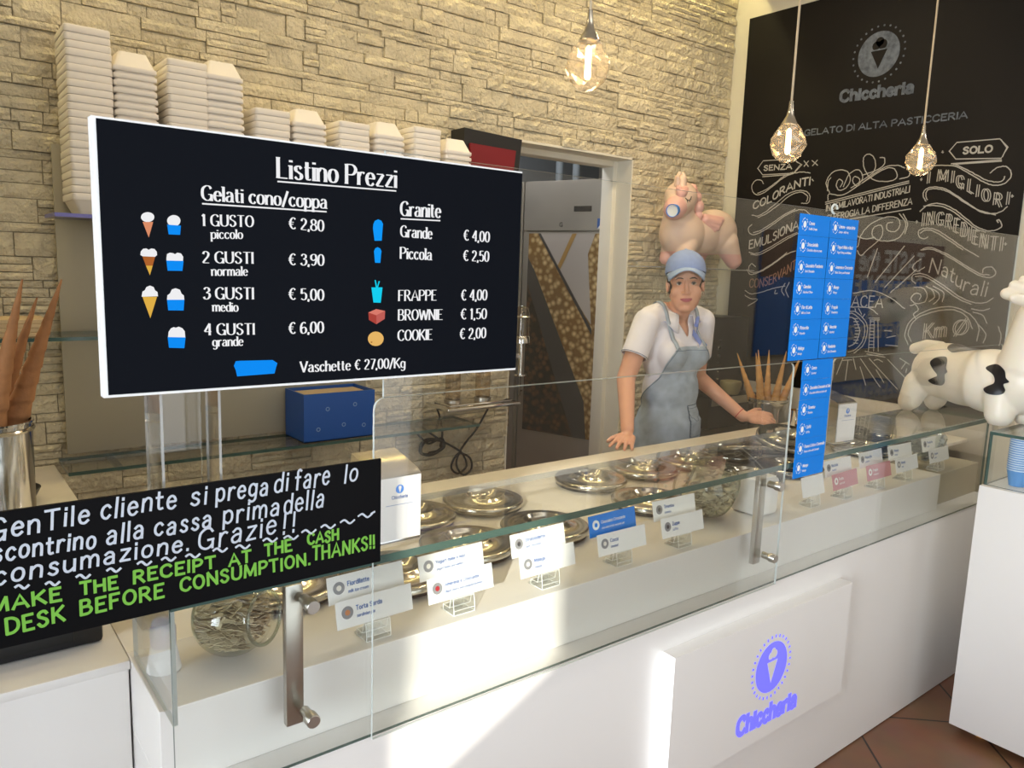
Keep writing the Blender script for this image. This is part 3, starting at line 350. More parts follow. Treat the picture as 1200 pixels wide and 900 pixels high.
CHALK_TEXT = [('SENZA', [(-2.8053, 2.2401), (-2.6197, 2.2362)], 0.0287, 0.009, 0), ('COLORANTI', [(-2.8585, 2.0163), (-2.7429, 2.0547), (-2.6497, 2.1065), (-2.5575, 2.1331), (-2.4942, 2.1387)], 0.0427, 0.011, 0), ('EMULSIONANTI', [(-2.8657, 1.7831), (-2.781, 1.8003), (-2.7021, 1.8289), (-2.6267, 1.8695), (-2.5414, 1.8972), (-2.4471, 1.9124)], 0.0489, 0.01, 0), ('CONSERVANTI', [(-2.8416, 1.5501), (-2.7579, 1.5555), (-2.6785, 1.5818), (-2.6037, 1.6319), (-2.5306, 1.6768)], 0.052, 0.008, 1), ('IN SEMILAVORATI INDUSTRIALI', [(-2.3834, 1.9886), (-1.9348, 2.0678)], 0.0322, 0.0065, 0), ('SI PEROGIA LA DIFFERENZA', [(-2.3721, 1.9355), (-1.9158, 2.0076)], 0.0322, 0.0065, 0), ('PIACEA', [(-2.2341, 1.4727), (-2.0102, 1.4781)], 0.0597, 0.008, 0), ('SOLO', [(-1.7002, 2.2348), (-1.5722, 2.232)], 0.03, 0.011, 0), ('I MIGLIORI', [(-1.855, 2.106), (-1.8047, 2.1131), (-1.744, 2.1057), (-1.7016, 2.0762), (-1.6542, 2.0534), (-1.6064, 2.0211), (-1.5668, 1.9995), (-1.5221, 1.9812), (-1.4811, 1.9879)], 0.0562, 0.013, 2), ('INGREDIENTI', [(-1.8576, 1.8969), (-1.8086, 1.9028), (-1.7604, 1.8962), (-1.7186, 1.8789), (-1.6695, 1.8488), (-1.6208, 1.8159), (-1.5675, 1.7896), (-1.523, 1.7777), (-1.485, 1.7746)], 0.0646, 0.011, 2), ('Naturali', [(-1.7973, 1.668), (-1.7375, 1.6589), (-1.683, 1.6253), (-1.6288, 1.5854), (-1.578, 1.5668), (-1.5217, 1.561)], 0.071, 0.008, 0), ('Km', [(-1.7904, 1.3329), (-1.6865, 1.3543)], 0.0781, 0.016, 2), ('Ø', [(-1.6535, 1.3617), (-1.5872, 1.3764)], 0.0738, 0.014, 2), ('Chiccheria', [(-2.3597, 2.5683), (-1.9706, 2.5589)], 0.0555, 0.022, 0), ('GELATO DI ALTA PASTICCERIA', [(-2.5566, 2.4125), (-1.6999, 2.401)], 0.0309, 0.009, 0)]
# emblem centre (-2.1702, 2.7789) r 0.11019999999999985 0.11260000000000003 dots 0.13450000000000006
# cone tri [(-2.2102, 2.7958), (-2.1232, 2.7933), (-2.1656, 2.7079), (-2.1773, 2.8176), (-2.1475, 2.8183)]

# ---------------------------------------------------------------- materials
M = {}
M['stone'] = mat('ledge_stone', '#ded2b4', .85, spec=.25); noise_tint(M['stone'], 9, .16, 1.0, 55, dist=.02)
M['mortar'] = mat('stone_joint', '#a59a80', .95)
M['plaster'] = noise_tint(mat('white_plaster', '#e9e3d2', .8), 3, .04)
M['ceil'] = mat('ceiling_paint', '#efece4', .8)
M['white_lam'] = noise_tint(mat('white_laminate', '#ebe8e4', .32), 1.5, .02)
M['top'] = noise_tint(mat('pale_worktop', '#e6ddcb', .3), 14, .05, 0)
M['blackboard'] = noise_tint(mat('blackboard_paint', '#120f0d', .6, spec=.2), 2.2, .3)
M['chalk'] = mat('chalk', '#a9a69e', .95, spec=.1); M['chalk_soft'] = noise_tint(mat('rubbed_chalk', '#666c74', .95, spec=.1), 40, .4); M['chalk_brown'] = mat('brown_chalk', '#8a6a58', .95, spec=.1)
M['chrome'] = mat('chrome', '#d9d7d3', .12, 1); M['fridge'] = noise_tint(mat('satin_fridge_steel', '#c0bbb0', .48, .7), 6, .06); M['steel'] = noise_tint(mat('brushed_steel', '#b9b5ac', .28, 1), 20, .1)
M['lid'] = mat('polished_lid_steel', '#c2bdb2', .16, 1); M['lid_dark'] = mat('lid_gasket', '#26231f', .5)
M['black'] = mat('black_plastic', '#17171a', .4); M['rubber'] = mat('black_rubber', '#0e0e0f', .6)
M['glass'] = thin_glass('clear_glass', '#fefffe', .042); M['glass_edge'] = mat('green_glass_edge', '#3c564f', .12, spec=.8)
M['acrylic'] = thin_glass('clear_acrylic', '#fffffe', .042); M['acr_edge'] = mat('acrylic_edge', '#cdd4d1', .2, spec=.7)
M['acr_block'] = thin_glass('acrylic_block', '#fbfdfc', .13, milk=.06); M['edge_bright'] = mat('bright_acrylic_edge', '#f3f6f5', .2)
M['jar'] = thin_glass('jar_glass', '#f0f3ee', .07)
M['smoke'] = thin_glass('smoky_glass', '#e9dfd0', .07); M['globe'] = thin_glass('pendant_crystal', '#f8f3ea', .10, milk=.07, milkcol=(.95, .9, .82, 1))
M['purple_edge'] = mat('violet_lit_edge', '#6f6bb5', .3)  # violet light along the shelf edge is painted into its colour
M['panel'] = mat('greige_panel', '#a9a28e', .45, spec=.3)
M['foam'] = mat('white_foam', '#f0e8dc', .7, spec=.2)
M['blue'] = mat('bright_blue_card', '#0082ea', .55, spec=.2); M['navy'] = mat('blue_bin_plastic', '#1d4f9a', .4)
M['paper'] = mat('white_card', '#f3f2ef', .6); M['ink'] = mat('blue_ink', '#2a62ad', .6); M['greyink'] = mat('grey_disc', '#8f8f93', .6); M['white_ink'] = mat('white_print', '#f4f8fb', .6)
M['pink_card'] = mat('pink_card', '#c9828a', .5); M['darkink'] = mat('dark_print', '#3b3b40', .6)
M['wafer'] = noise_tint(mat('wafer', '#cb9655', .75), 30, .22, .3, 120, dist=.004)
M['wafer_pale'] = noise_tint(mat('pale_wafer', '#a8754a', .75), 30, .2, .3, 120, dist=.004)
M['wood'] = mat('birch_spoon', '#cbbb9f', .6); M['cream'] = mat('cream_cup_card', '#e8dfcb', .6)
M['red'] = mat('dark_red_fabric', '#7d0f1c', .6); M['carton'] = mat('pale_carton', '#cdb48c', .8)
M['beige'] = mat('olive_tin', '#8d8560', .6)
M['screen'] = mat('screen_black', '#030406', .5, emit=1, ecol='#0c0f16', spec=.04)
for k, c, e in (('w', '#f4f4f6', .95), ('b', '#0a8cf5', 1.0), ('o', '#e0906a', .95), ('o2', '#b5662e', .9), ('y', '#e8b64a', .9), ('c1', '#0b9cff', .95), ('c2', '#12d3f4', .95), ('r1', '#e38070', .9), ('r2', '#b2463c', .9), ('r3', '#c8625a', .9), ('y2', '#f0bd6a', .9), ('o3', '#a0602a', .9)):
    M['s_'+k] = mat('lit_'+k, '#020202', .6, emit=e, ecol=c, spec=.02)
M['sign'] = noise_tint(mat('chalk_sign_black', '#09090b', .5, spec=.08), 5, .25); M['marker'] = mat('white_marker', '#c3cad6', .8); M['green_marker'] = mat('green_marker', '#74b440', .8)
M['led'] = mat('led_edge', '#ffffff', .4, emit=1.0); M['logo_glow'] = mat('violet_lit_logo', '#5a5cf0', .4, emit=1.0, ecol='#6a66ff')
M['filament'] = mat('glowing_filament', '#ffd9a0', .4, emit=28, ecol='#ffca7a')
M['cord'] = mat('beige_cord', '#c8b79a', .6)
M['skin'] = mat('skin', '#d9a388', .5, sss=.12, spec=.4); noise_tint(M['skin'], 40, .05)
M['lips'] = mat('lips', '#a8505a', .4); M['hair'] = mat('dark_hair', '#221812', .5); M['eyew'] = mat('eye_white', '#e3ddd6', .25); M['iris'] = mat('brown_iris', '#2a1a12', .2)
M['denim'] = noise_tint(mat('washed_denim', '#a6b3c1', .85, spec=.15), 22, .2, .25, 300, dist=.002)
M['denim_dark'] = mat('denim_stitching', '#4c5c70', .85); M['polo'] = mat('white_polo', '#e9e5ea', .85, spec=.2); M['cap'] = noise_tint(mat('blue_cap', '#8fa2cf', .85, spec=.15), 60, .08, .15, 400, dist=.001)
M['cap_brim'] = mat('pale_cap_brim', '#9db4d8', .85); M['trouser'] = mat('dark_trousers', '#23262c', .85); M['shoe'] = mat('white_shoe', '#d8d6d2', .6)
M['collar_blue'] = mat('periwinkle_collar', '#7f92d6', .8); M['gold'] = mat('silver_earring', '#e6e0d0', .2, 1); M['bracelet'] = mat('red_thread', '#b3202a', .7)
M['rub_white'] = mat('cream_rubber', '#eee5d3', .38, sss=.08); M['rub_black'] = mat('black_patch', '#15151a', .4)
M['uni'] = mat('pale_pink_rubber', '#e6c9b4', .42, sss=.08); M['uni_pink'] = mat('pink_rubber', '#e8b3a8', .42)
M['stripe'] = mat('blue_white_cup', '#cfe2f4', .5)

def mat_tiles():
    m = mat('terracotta_tile', '#8a6148', .38); nt = m.node_tree; b = nt.nodes['Principled BSDF']
    tc = N(m, 'ShaderNodeTexCoord'); mp = N(m, 'ShaderNodeMapping'); br = N(m, 'ShaderNodeTexBrick'); no = N(m, 'ShaderNodeTexNoise')
    mp.inputs['Rotation'].default_value = (0, 0, radians(43)); mp.inputs['Location'].default_value = (-.1766, -.088, 0)
    nt.links.new(tc.outputs['Object'], mp.inputs['Vector']); nt.links.new(mp.outputs[0], br.inputs['Vector'])
    br.offset = 0; br.inputs['Scale'].default_value = 1; br.inputs['Brick Width'].default_value = .45; br.inputs['Row Height'].default_value = .45
    br.inputs['Mortar Size'].default_value = .004; br.inputs['Mortar'].default_value = srgb('#2c211b'); br.inputs['Color1'].default_value = srgb('#93684c'); br.inputs['Color2'].default_value = srgb('#835a42')
    no.inputs['Scale'].default_value = 7; nt.links.new(tc.outputs['Object'], no.inputs['Vector'])
    mx = N(m, 'ShaderNodeMix', data_type='RGBA', blend_type='MULTIPLY'); mx.inputs[0].default_value = .45
    nt.links.new(br.outputs['Color'], mx.inputs[6]); nt.links.new(no.outputs['Color'], mx.inputs[7]); nt.links.new(mx.outputs[2], b.inputs['Base Color'])
    return m
M['tiles'] = mat_tiles()
def mat_nuts(name, c1, c2, scale):
    m = mat(name, c1, .35); nt = m.node_tree; b = nt.nodes['Principled BSDF']; tc = N(m, 'ShaderNodeTexCoord')
    v = N(m, 'ShaderNodeTexVoronoi'); v.inputs['Scale'].default_value = scale; nt.links.new(tc.outputs['Object'], v.inputs['Vector'])
    r = N(m, 'ShaderNodeValToRGB'); r.color_ramp.elements[0].color = srgb(c1); r.color_ramp.elements[1].color = srgb(c2); r.color_ramp.elements[0].position = .1; r.color_ramp.elements[1].position = .62
    nt.links.new(v.outputs['Distance'], r.inputs['Fac']); nt.links.new(r.outputs['Color'], b.inputs['Base Color']); return m
M['nuts'] = mat_nuts('printed_almonds', '#e6cb94', '#86632f', 27); M['beans'] = mat_nuts('printed_cocoa', '#6b4424', '#140c08', 24)

# ---------------------------------------------------------------- setting
def struct(name, b, mats, smooth=None):
    return b.build(name, mats, None, smooth, 'structure')
b = MB(); b.box(-2.5, 8.2, -1.2, 5.3, -.1, 0); struct('floor', b, M['tiles'])
b = MB(); b.box(-2.5, 8.2, -1.2, 2.9, 3.3, 3.45); b.box(-2.5, 8.2, 2.9, 5.3, 3.5, 3.62)
b.box(-2.2, 4.05, 2.84, 2.9, 3.24, 3.5); struct('ceiling', b, M['ceil'])

def stone_wall():
    """split-face ledge stone: every stone its own depth and roughness"""
    b = MB(); rnd = random.Random(11); X0, X1, Z1 = -2.2, 4.05, 3.5; DX0, DX1, DZ = 2.39, 3.22, 2.245
    z = 0
    def stone(x0, x1, z0, z1):
        d = rnd.uniform(.0, .016); nx = max(2, round((x1-x0)/.028)); nz = max(2, round((z1-z0)/.024)); g = .0016
        tilt = rnd.uniform(-.05, .05)
        vs = []
        for j in range(nz+1):
            for i in range(nx+1):
                x = x0+g+(x1-x0-2*g)*i/nx; zz = z0+g+(z1-z0-2*g)*j/nz
                edge = min(i, nx-i, 1)*min(j, nz-j, 1)
                n = noise.noise(Vector((x*17, zz*21, d*900)))*.007+noise.noise(Vector((x*48, zz*55, 3.1)))*.0055
                vs.append((x, 3.092-d-(n+.002 if edge else n*.5-.003)-tilt*(zz-(z0+z1)/2), zz))
        k = nx+1
        fs = [(j*k+i, j*k+i+1, (j+1)*k+i+1, (j+1)*k+i) for j in range(nz) for i in range(nx)]
        o = len(vs); ring = [i for i in range(k)]+[j*k+nx for j in range(1, nz+1)]+[nz*k+i for i in range(nx-1, -1, -1)]+[j*k for j in range(nz-1, 0, -1)]
        vs += [(vs[i][0], 3.1, vs[i][2]) for i in ring]; L = len(ring)
        fs += [(ring[i], o+i, o+(i+1) % L, ring[(i+1) % L]) for i in range(L)]
        b.add(vs, fs, 0)
    def course(za, zb):
        for (a, c) in (((X0, DX0), (DX1, X1)) if za < DZ-.001 else ((X0, X1),)):
            x = a
            while x < c-.01:
                l = rnd.choice((.06, .09, .13, .17, .22, .29))*rnd.uniform(.85, 1.15)
                if c-x-l < .06: l = c-x
                if zb-za > .07 and rnd.random() < .5:      # a tall block split into thin ledges
                    n = rnd.choice((2, 3)); hs = [za+(zb-za)*t/n for t in range(n+1)]
                    for t in range(n): stone(x, x+l, hs[t], hs[t+1])
                else: stone(x, x+l, za, zb)
                x += l
    while z < Z1-.01:
        h = rnd.choice((.026, .032, .04, .05, .065, .08))
        if z < DZ and z+h > DZ-.03: h = DZ-z
        if z+h > Z1-.03: h = Z1-z
        course(z, z+h); z += h
    for x0, x1, z0, z1 in ((X0, DX0, 0, Z1), (DX1, X1, 0, Z1), (DX0, DX1, DZ, Z1)): b.box(x0, x1, 3.097, 3.2, z0, z1, 1)
    return struct('wall_back', b, [M['stone'], M['mortar']])
stone_wall()
b = MB(); b.box(4.05, 4.25, 1.40, 3.3, 0, 3.5); struct('wall_right', b, noise_tint(mat('greige_plaster', '#cdc7b4', .8), 3, .04))
b = MB(); b.box(4.9, 5.1, 1.75, 5.3, 0, 3.5); struct('wall_east', b, M['plaster'])
b = MB(); b.box(4.05, 8.2, 1.55, 1.75, 0, 3.5); struct('wall_beyond', b, M['plaster'])
b = MB()
for y0, y1, z0, z1 in ((-.9, -.3, 0, 3.5), (-.3, .9, 0, .7), (-.3, .9, 2.7, 3.5), (.9, 5.3, 0, 3.5)): b.box(-2.4, -2.2, y0, y1, z0, z1)  # middle gap left open for the added side fill
b.box(-4.4, -2.4, -.46, -.3, 0, 3.3); struct('wall_left', b, M['plaster'])  # outer fin is added to keep the sun out of that gap
b = MB(); b.box(8.0, 8.2, -1.2, 1.75, 0, 3.5); struct('wall_side', b, M['plaster'])
b = MB()   # street wall behind the viewer: a small opening shaped for the sun patch and the wide open shop front
for x0, x1, z0, z1 in ((-2.4, -1.98, 0, 3.3), (-1.98, -1.36, 0, 1.46), (-1.98, -1.36, 2.45, 3.3), (-1.36, -.1, 0, 3.3), (-.1, 2.0, 2.7, 3.3), (2.0, 8.2, 0, 3.3)): b.box(x0, x1, -1.1, -.9, z0, z1)
b.prism([(-1.98, 1.46), (-1.36, 1.46), (-1.36, 1.76), (-1.98, 1.47)], lambda u, v, w_: (u, -1.1+w_, v), .2)  # sloped sill added to slant the lower edge of the sun patch
struct('wall_front', b, M['plaster'])
b = MB(); b.box(-.25, -.1, -4.6, -1.1, 0, 3.3); b.box(-.1, 3.6, -4.6, -1.1, 3.0, 3.15); struct('wall_porch', b, M['plaster'])  # unseen side wall and roof, added to block sun at the shop front
b = MB(); b.box(-12, 14, -14, -1.2, -.12, -.02); struct('floor_street', b, mat('street_paving', '#a9a59c', .9))
b = MB(); b.box(-2.2, 4.9, 5.1, 5.3, 0, 3.5); struct('wall_far', b, mat('storage_wall_grey', '#8f9598', .7))
b = MB()
b.box(3.185, 3.235, 3.2, 3.29, 0, 2.245, bev=.004); b.box(2.375, 2.425, 3.2, 3.29, 0, 2.245, bev=.004); b.box(2.425, 3.185, 3.2, 3.29, 2.205, 2.255, bev=.004)
b.box(3.214, 3.224, 3.085, 3.2, 0, 2.245); b.box(2.386, 2.396, 3.085, 3.2, 0, 2.245); b.box(2.386, 3.224, 3.085, 3.2, 2.236, 2.248)
b.tube([(3.186, 3.205, .98), (3.186, 3.205, 1.06)], .008); struct('door_1', b, M['plaster'], 40)
b = MB(); b.box(-2.2, 4.0, 3.02, 3.06, 3.44, 3.455); 
cove = struct('trim_1', b, mat('cove_led_strip', '#ffffff', .5, emit=20, ecol='#fff0b0'))

# ---------------------------------------------------------------- chalkboard wall panel
b = MB(); b.box(4.041, 4.049, 1.42, 2.985, .985, 3.13)
BF = lambda u, v, w_: (4.0395-w_, -u, v)
for sm, P in CHALK_LINES:
    P = crom(P, 6) if sm and len(P) > 2 else P
    P = [(p[0]+random.uniform(-.0012, .0012), p[1]+random.uniform(-.0012, .0012)) for p in P]
    b.quads(ribbon(P, lambda dx, dy: .0025, .002), BF, 1)
for s, P, cap, wt, style in CHALK_TEXT:
    mi = 3 if style == 1 else (2 if s in ('Chiccheria', 'GELATO DI ALTA PASTICCERIA') else 1)
    b.quads(lettering(s, None, None, cap, 'outline' if style == 2 else 'chalk', wt*.75 if style != 2 else .0045, path=P, gap=.42 if style == 2 and len(s) > 3 else .14, slant=.12 if s == 'Naturali' else 0), BF, mi)
ec = (-2.170, 2.779)
disc = [(ec[0]+.11*cos(a), ec[1]+.112*sin(a)) for a in [2*pi*i/48 for i in range(48)]]
b.poly(disc, BF, 2)
for i in range(26):
    a = 2*pi*i/26; c = (ec[0]+.136*cos(a), ec[1]+.139*sin(a)); b.poly([(c[0]+.0055*cos(t), c[1]+.0055*sin(t)) for t in [2*pi*k/8 for k in range(8)]], BF, 2)
BF2 = lambda u, v, w_: (4.0388-w_, -u, v)
b.poly([(-2.212, 2.797), (-2.125, 2.797), (-2.1656, 2.706)], BF2, 0)
for cx, cz, r in ((-2.185, 2.822, .022), (-2.152, 2.824, .024), (-2.168, 2.84, .022)): b.poly([(cx+r*cos(t), cz+r*sin(t)) for t in [2*pi*k/18 for k in range(18)]], BF2, 0)
b.quads(ribbon([(-2.214, 2.800), (-2.122, 2.800)], lambda dx, dy: .003), lambda u, v, w_: (4.0384-w_, -u, v), 2)
tag(b.build('chalkboard', [M['blackboard'], M['chalk'], M['chalk_soft'], M['chalk_brown']]), 'black chalkboard covering the right wall with chalk lettering and swirls', 'chalkboard')
b = MB(); b.box(4.026, 4.048, 1.42, 3.0, .80, .984, 0)
b.prism([(.055*cos(a)*(1 if abs(cos(a)) < .5 else 1), .026*sin(a)) for a in [2*pi*k/24 for k in range(24)]], lambda u, v, w_: (4.0255-w_, 2.16+u, .925+v), .001, 1)
tag(b.build('backsplash', [mat('grey_white_panel', '#cfc9bf', .35), mat('slot_dark', '#4a443c', .6)]), 'pale backsplash panel with a dark oval slot below the chalkboard', 'panel')

# ---------------------------------------------------------------- counter
def rrect(x0, x1, z0, z1, r, n=5, corners='abcd'):
    P = []
    for (cx, cz, a, k) in ((x1-r, z1-r, 0, 'b'), (x0+r, z1-r, 90, 'a'), (x0+r, z0+r, 180, 'c'), (x1-r, z0+r, 270, 'd')):
        if k in corners: P += [(cx+r*cos(radians(a+90*i/n)), cz+r*sin(radians(a+90*i/n))) for i in range(n+1)]
        else: P.append((x1 if k in 'bd' else x0, z1 if k in 'ab' else z0))
    return P
def pane_xz(b, poly, y, th):
    """vertical pane: two clear faces (slot 0) and a visible edge (slot 1)"""
    n = len(poly); o = [(u, y, v) for u, v in poly]+[(u, y+th, v) for u, v in poly]
    b.add(o, [list(range(n)), list(range(2*n-1, n-1, -1))], 0)
    b.add(o, [[i, n+i, n+(i+1) % n, (i+1) % n] for i in range(n)], 1)
M['soft_edge'] = thin_glass('soft_acrylic_edge', '#cdd2cc', .08, milk=.25)

ctr = thing('serving_counter', 'long white serving counter with pale worktop and lit logo panel', 'counter', (1.9, 1.7, 0))
b = MB(); b.box(.276, 3.55, 1.2, 2.17, .004, .738, bev=.002); b.build('body', M['white_lam'], ctr)
b = MB(); b.box(.276, 3.13, 1.26, 1.5, .7385, .88, bev=.0015); b.box(.276, 3.55, 1.5, 2.17, .7385, .862); b.build('display_ledge', M['white_lam'], ctr)
b = MB(); b.box(3.135, 3.55, 1.285, 1.499, .7385, .866, bev=.002); b.build('end_block', M['panel'], ctr)
b = MB(); b.box(.276, 3.98, 1.5, 2.19, .862, .8805, bev=.002); b.build('worktop', M['top'], ctr, 30)
b = MB(); b.box(1.459, 2.318, 1.158, 1.1995, .285, .662, mats=[0, 0, 0, 0, 1, 0]); lp = b.build('logo_panel', [M['white_lam'], M['led']], ctr)  # left face has an emissive material
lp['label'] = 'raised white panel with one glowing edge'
# lit emblem: disc with cone cut-out, ring of dashes and the shop lettering
LF = lambda u, v, w_: (u, 1.1572-w_, v)
b = MB(); cx, cz, R = 1.897, .503, .077
cone_hole = [(1.872, .522), (1.924, .522), (1.898, .452)]
disc = [(cx+R*cos(a), cz+R*sin(a)) for a in [2*pi*i/40 for i in range(40)]]
b.poly(disc, LF, 0)
for i in range(30):
    a = 2*pi*i/30; c = cos(a); s_ = sin(a)
    b.poly([(cx+(R+.012)*c-.003*s_, cz+(R+.012)*s_+.003*c), (cx+(R+.012)*c+.003*s_, cz+(R+.012)*s_-.003*c), (cx+(R+.021)*c+.003*s_, cz+(R+.021)*s_-.003*c), (cx+(R+.021)*c-.003*s_, cz+(R+.021)*s_+.003*c)], LF, 0)
LF2 = lambda u, v, w_: (u, 1.1566-w_, v)
b.poly(cone_hole, LF2, 1)
for px, pz, r in ((1.887, .54, .012), (1.906, .542, .013), (1.898, .552, .011)): b.poly([(px+r*cos(t), pz+r*sin(t)) for t in [2*pi*k/16 for k in range(16)]], lambda u, v, w_: (u, 1.1562-.01*r-w_, v), 1)
b.quads(ribbon([(1.868, .528), (1.928, .528)], lambda dx, dy: .002), lambda u, v, w_: (u, 1.156, v), 0)
b.quads(lettering('Chiccheria', (1.752, .338), (2.046, .330), .052, 'chalk', .0165), LF, 0)
o = b.build('logo', [M['logo_glow'], M['white_lam']], lp); o['label'] = 'glowing violet-blue ice cream emblem and lettering'

# ---- glass guard on the counter
gg = thing('glass_guard', 'clear glass display guard with a flat glass shelf along the counter front', 'glass guard', (.29, 1.2, .738))
GS = [M['glass'], M['glass_edge']]
b = MB(); b.box(.283, 3.362, 1.196, 1.204, .7395, 1.0785, mats=[1, 1, 0, 0, 1, 1]); b.build('front_pane', GS, gg)
b = MB(); b.box(.283, .291, 1.2045, 1.475, .8815, 1.0785, mats=[1, 1, 1, 1, 0, 0]); b.build('side_pane', [M['glass'], M['acr_edge']], gg)
b = MB(); b.box(.283, 3.372, 1.192, 1.478, 1.079, 1.0945, mats=[0, 0, 1, 2, 1, 1]); b.build('shelf', GS+[M['soft_edge']], gg)
for x in (.486, 1.852):
    b = MB(); b.box(x-.016, x+.016, 1.2065, 1.222, .81, 1.07, bev=.002); br = b.build('bracket', M['steel'], gg, 30)
    for z in (.838, 1.046):
        b = MB(); b.lathe([(0, 0), (.0095, 0), (.0095, .022), (.0125, .0225), (.0125, .040), (.011, .042), (0, .042)], (x+.012, 1.1955, z), 20, M=Matrix.Rotation(radians(90), 3, 'X')); b.build('bolt', M['steel'], br, 40)
# ---- upright panes
AS = [M['acrylic'], M['acr_edge']]
def pane(label, x0, x1, z0, z1, y, r, corners, name='sneeze_guard_pane', cat='screen pane'):
    b = MB(); pane_xz(b, rrect(x0, x1, z0, z1, r, 4, corners), y, .006)
    return tag(b.build(name, AS), label, cat)
pane('clear acrylic pane with rounded top left corner in front of the middle of the counter', .626, 1.925, .7395, 1.3865, 1.1855, .02, 'ab')
pane('clear acrylic pane behind the white cow, on the right half of the counter', 2.14, 3.40, 1.0955, 1.3865, 1.193, .02, 'ab')
pane('long clear acrylic pane above the others, reaching right from behind the menu screen', .645, 3.40, 1.3875, 1.808, 1.187, .006, '')

# ---------------------------------------------------------------- menu screen
ms = thing('menu_screen', 'large black price list screen with white lettering headed Listino Prezzi', 'screen', (.57, 1.17, 1.096))
x0, x1, z0, z1 = .200, .921, 1.424, 1.799; yf = 1.1655
# outline follows the measured corners of the cabinet
b = MB(); b.box(x0, x1, yf, 1.1865, z0, z1, mats=[0, 0, 0, 0, 0, 1]); b.build('cabinet', [mat('white_bezel', '#f2f2f2', .4), M['black']], ms)
SF = lambda u, v, w_: (u, 1.1628-w_, v); SF0 = lambda u, v, w_: (u, 1.164-w_, v)
b = MB(); b.box(x0+.006, x1-.001, 1.1638, yf, z0+.004, z1-.003, 0)
names = ['w', 'b', 'o', 'o2', 'y', 'c1', 'c2', 'r1', 'r2', 'r3', 'y2', 'o3']
for k, (c, P) in enumerate(SCREEN_ICONS): b.poly(P, lambda u, v, w_: (u, 1.1632-.0001*(k % 5)-w_, v), 1+names.index(c))
for s, A, B, cap, und in SCREEN_TEXT:
    b.quads(lettering(s, A, B, cap, 'didone', gap=.12, weight=1.15), SF, 1)
    if und: b.quads(ribbon([(A[0], A[1]-.0036-cap*.06), (B[0], B[1]-.0036-cap*.06)], lambda dx, dy: .0011), SF, 1)
b.build('display', [M['screen']]+[M['s_'+k] for k in names], ms)
b = MB(); b.box(.278, .282, 1.194, 1.29, 1.0955, 1.44, mats=[1, 1, 1, 1, 0, 0]); b.box(.362, .366, 1.194, 1.26, 1.0955, 1.44, mats=[1, 1, 1, 1, 0, 0]); b.box(.282, .362, 1.286, 1.29, 1.0955, 1.42, mats=[1, 1, 0, 0, 1, 1])
o = b.build('stand', [M['acrylic'], M['soft_edge']], ms); o['label'] = 'clear acrylic stand under the screen'

# ---------------------------------------------------------------- black notice
sn = thing('notice_board', 'black handwritten notice in white and green marker about paying first', 'notice', (.2, 1.18, 1.09))
b = MB(); b.box(-.42, .633, 1.173, 1.1785, 1.092, 1.281, mats=[1, 0, 0, 0, 0, 1])
GF = lambda u, v, w_: (u, 1.1722-w_, v)
for s, A, B, cap, col in SIGN_TEXT:
    b.quads(lettering(s, A, B, cap, 'chalk', .0036 if col == 0 else .0042, gap=.22, jit=.05, slant=.1 if col == 0 else 0), GF, 2+col)
for P in SIGN_DASH: b.quads(ribbon(crom(P, 4), lambda dx, dy: .0017), GF, 2)
b.build('board', [M['sign'], M['acr_edge'], M['marker'], M['green_marker']], sn)

# ---------------------------------------------------------------- cash desk at the left
cd = thing('cash_desk', 'low white cash desk set back at the left end of the counter', 'desk', (-.4, 1.8, 0))
b = MB(); b.box(-1.4, .2725, 1.47, 2.2, .004, .862, bev=.002); b.build('body', M['white_lam'], cd)
b = MB(); b.box(-1.4, .275, 1.466, 2.2, .862, .88, bev=.002); b.build('top', M['white_lam'], cd, 30)
dr = thing('cash_register', 'black cash register with keys on the white cash desk', 'cash register', (.0, 1.75, .88))
b = MB(); b.box(-.28, .250, 1.57, 1.80, .8805, .985, bev=.008); b.build('case', M['black'], dr, 30)
b = MB(); b.box(-.20, .20, 1.566, 1.574, .895, .94, bev=.003); b.build('front', M['rubber'], dr, 30)
for i in range(3):
    b = MB(); b.box(.12+i*.035, .145+i*.035, 1.60, 1.63, .985, 1.0, bev=.003); b.build('key', M['rubber'], dr, 30)
b = MB()
b.lathe([(0, 0), (.03, 0), (.022, .045), (.0, .046)], (.318, 1.40, .8815), 16, 1)
b.lathe([(.021, .042), (.0225, .06), (.022, .078), (.017, .093), (.008, .1), (0, .101)], (.318, 1.40, .8815), 20, 0)
tag(b.build('sachet_dispenser', [mat('milky_plastic', '#dcd9e2', .3, sss=.2), M['paper']], None, 50), 'small milky dispenser with a paper skirt inside the glass corner', 'dispenser')

# ---------------------------------------------------------------- steel pot lids
lid = thing('pot_lid', 'polished steel gelato lid second from the left in the front row', 'lid', (1.11, 1.585, .881), 'steel gelato lids in the counter')
def lid_parts(t):
    x, y, z = t.location
    b = MB(); b.lathe([(.118, .002), (.121, .004), (.121, .014), (.118, .016), (.118, .002)], (x, y, z), 48); g = b.build('gasket', M['lid_dark'], t, 40)
    b = MB(); b.lathe([(0, .016), (.112, .0165), (.124, .012), (.1265, .014), (.1265, .024), (.1245, .027), (.117, .029), (.108, .027), (.09, .031), (.068, .036), (.064, .040), (.060, .041), (.054, .034), (.046, .024), (.03, .021), (.014, .021), (.012, .024), (0, .024)], (x, y, z), 64); b.build('disc', M['lid'], t, 45)
    b = MB(); b.lathe([(.008, .024), (.008, .031), (.014, .035), (.014, .041), (.010, .044), (0, .0445)], (x, y, z), 24); k = b.build('knob', M['lid'], t, 40)
lid_parts(lid)
LG = 'steel gelato lids in the counter'
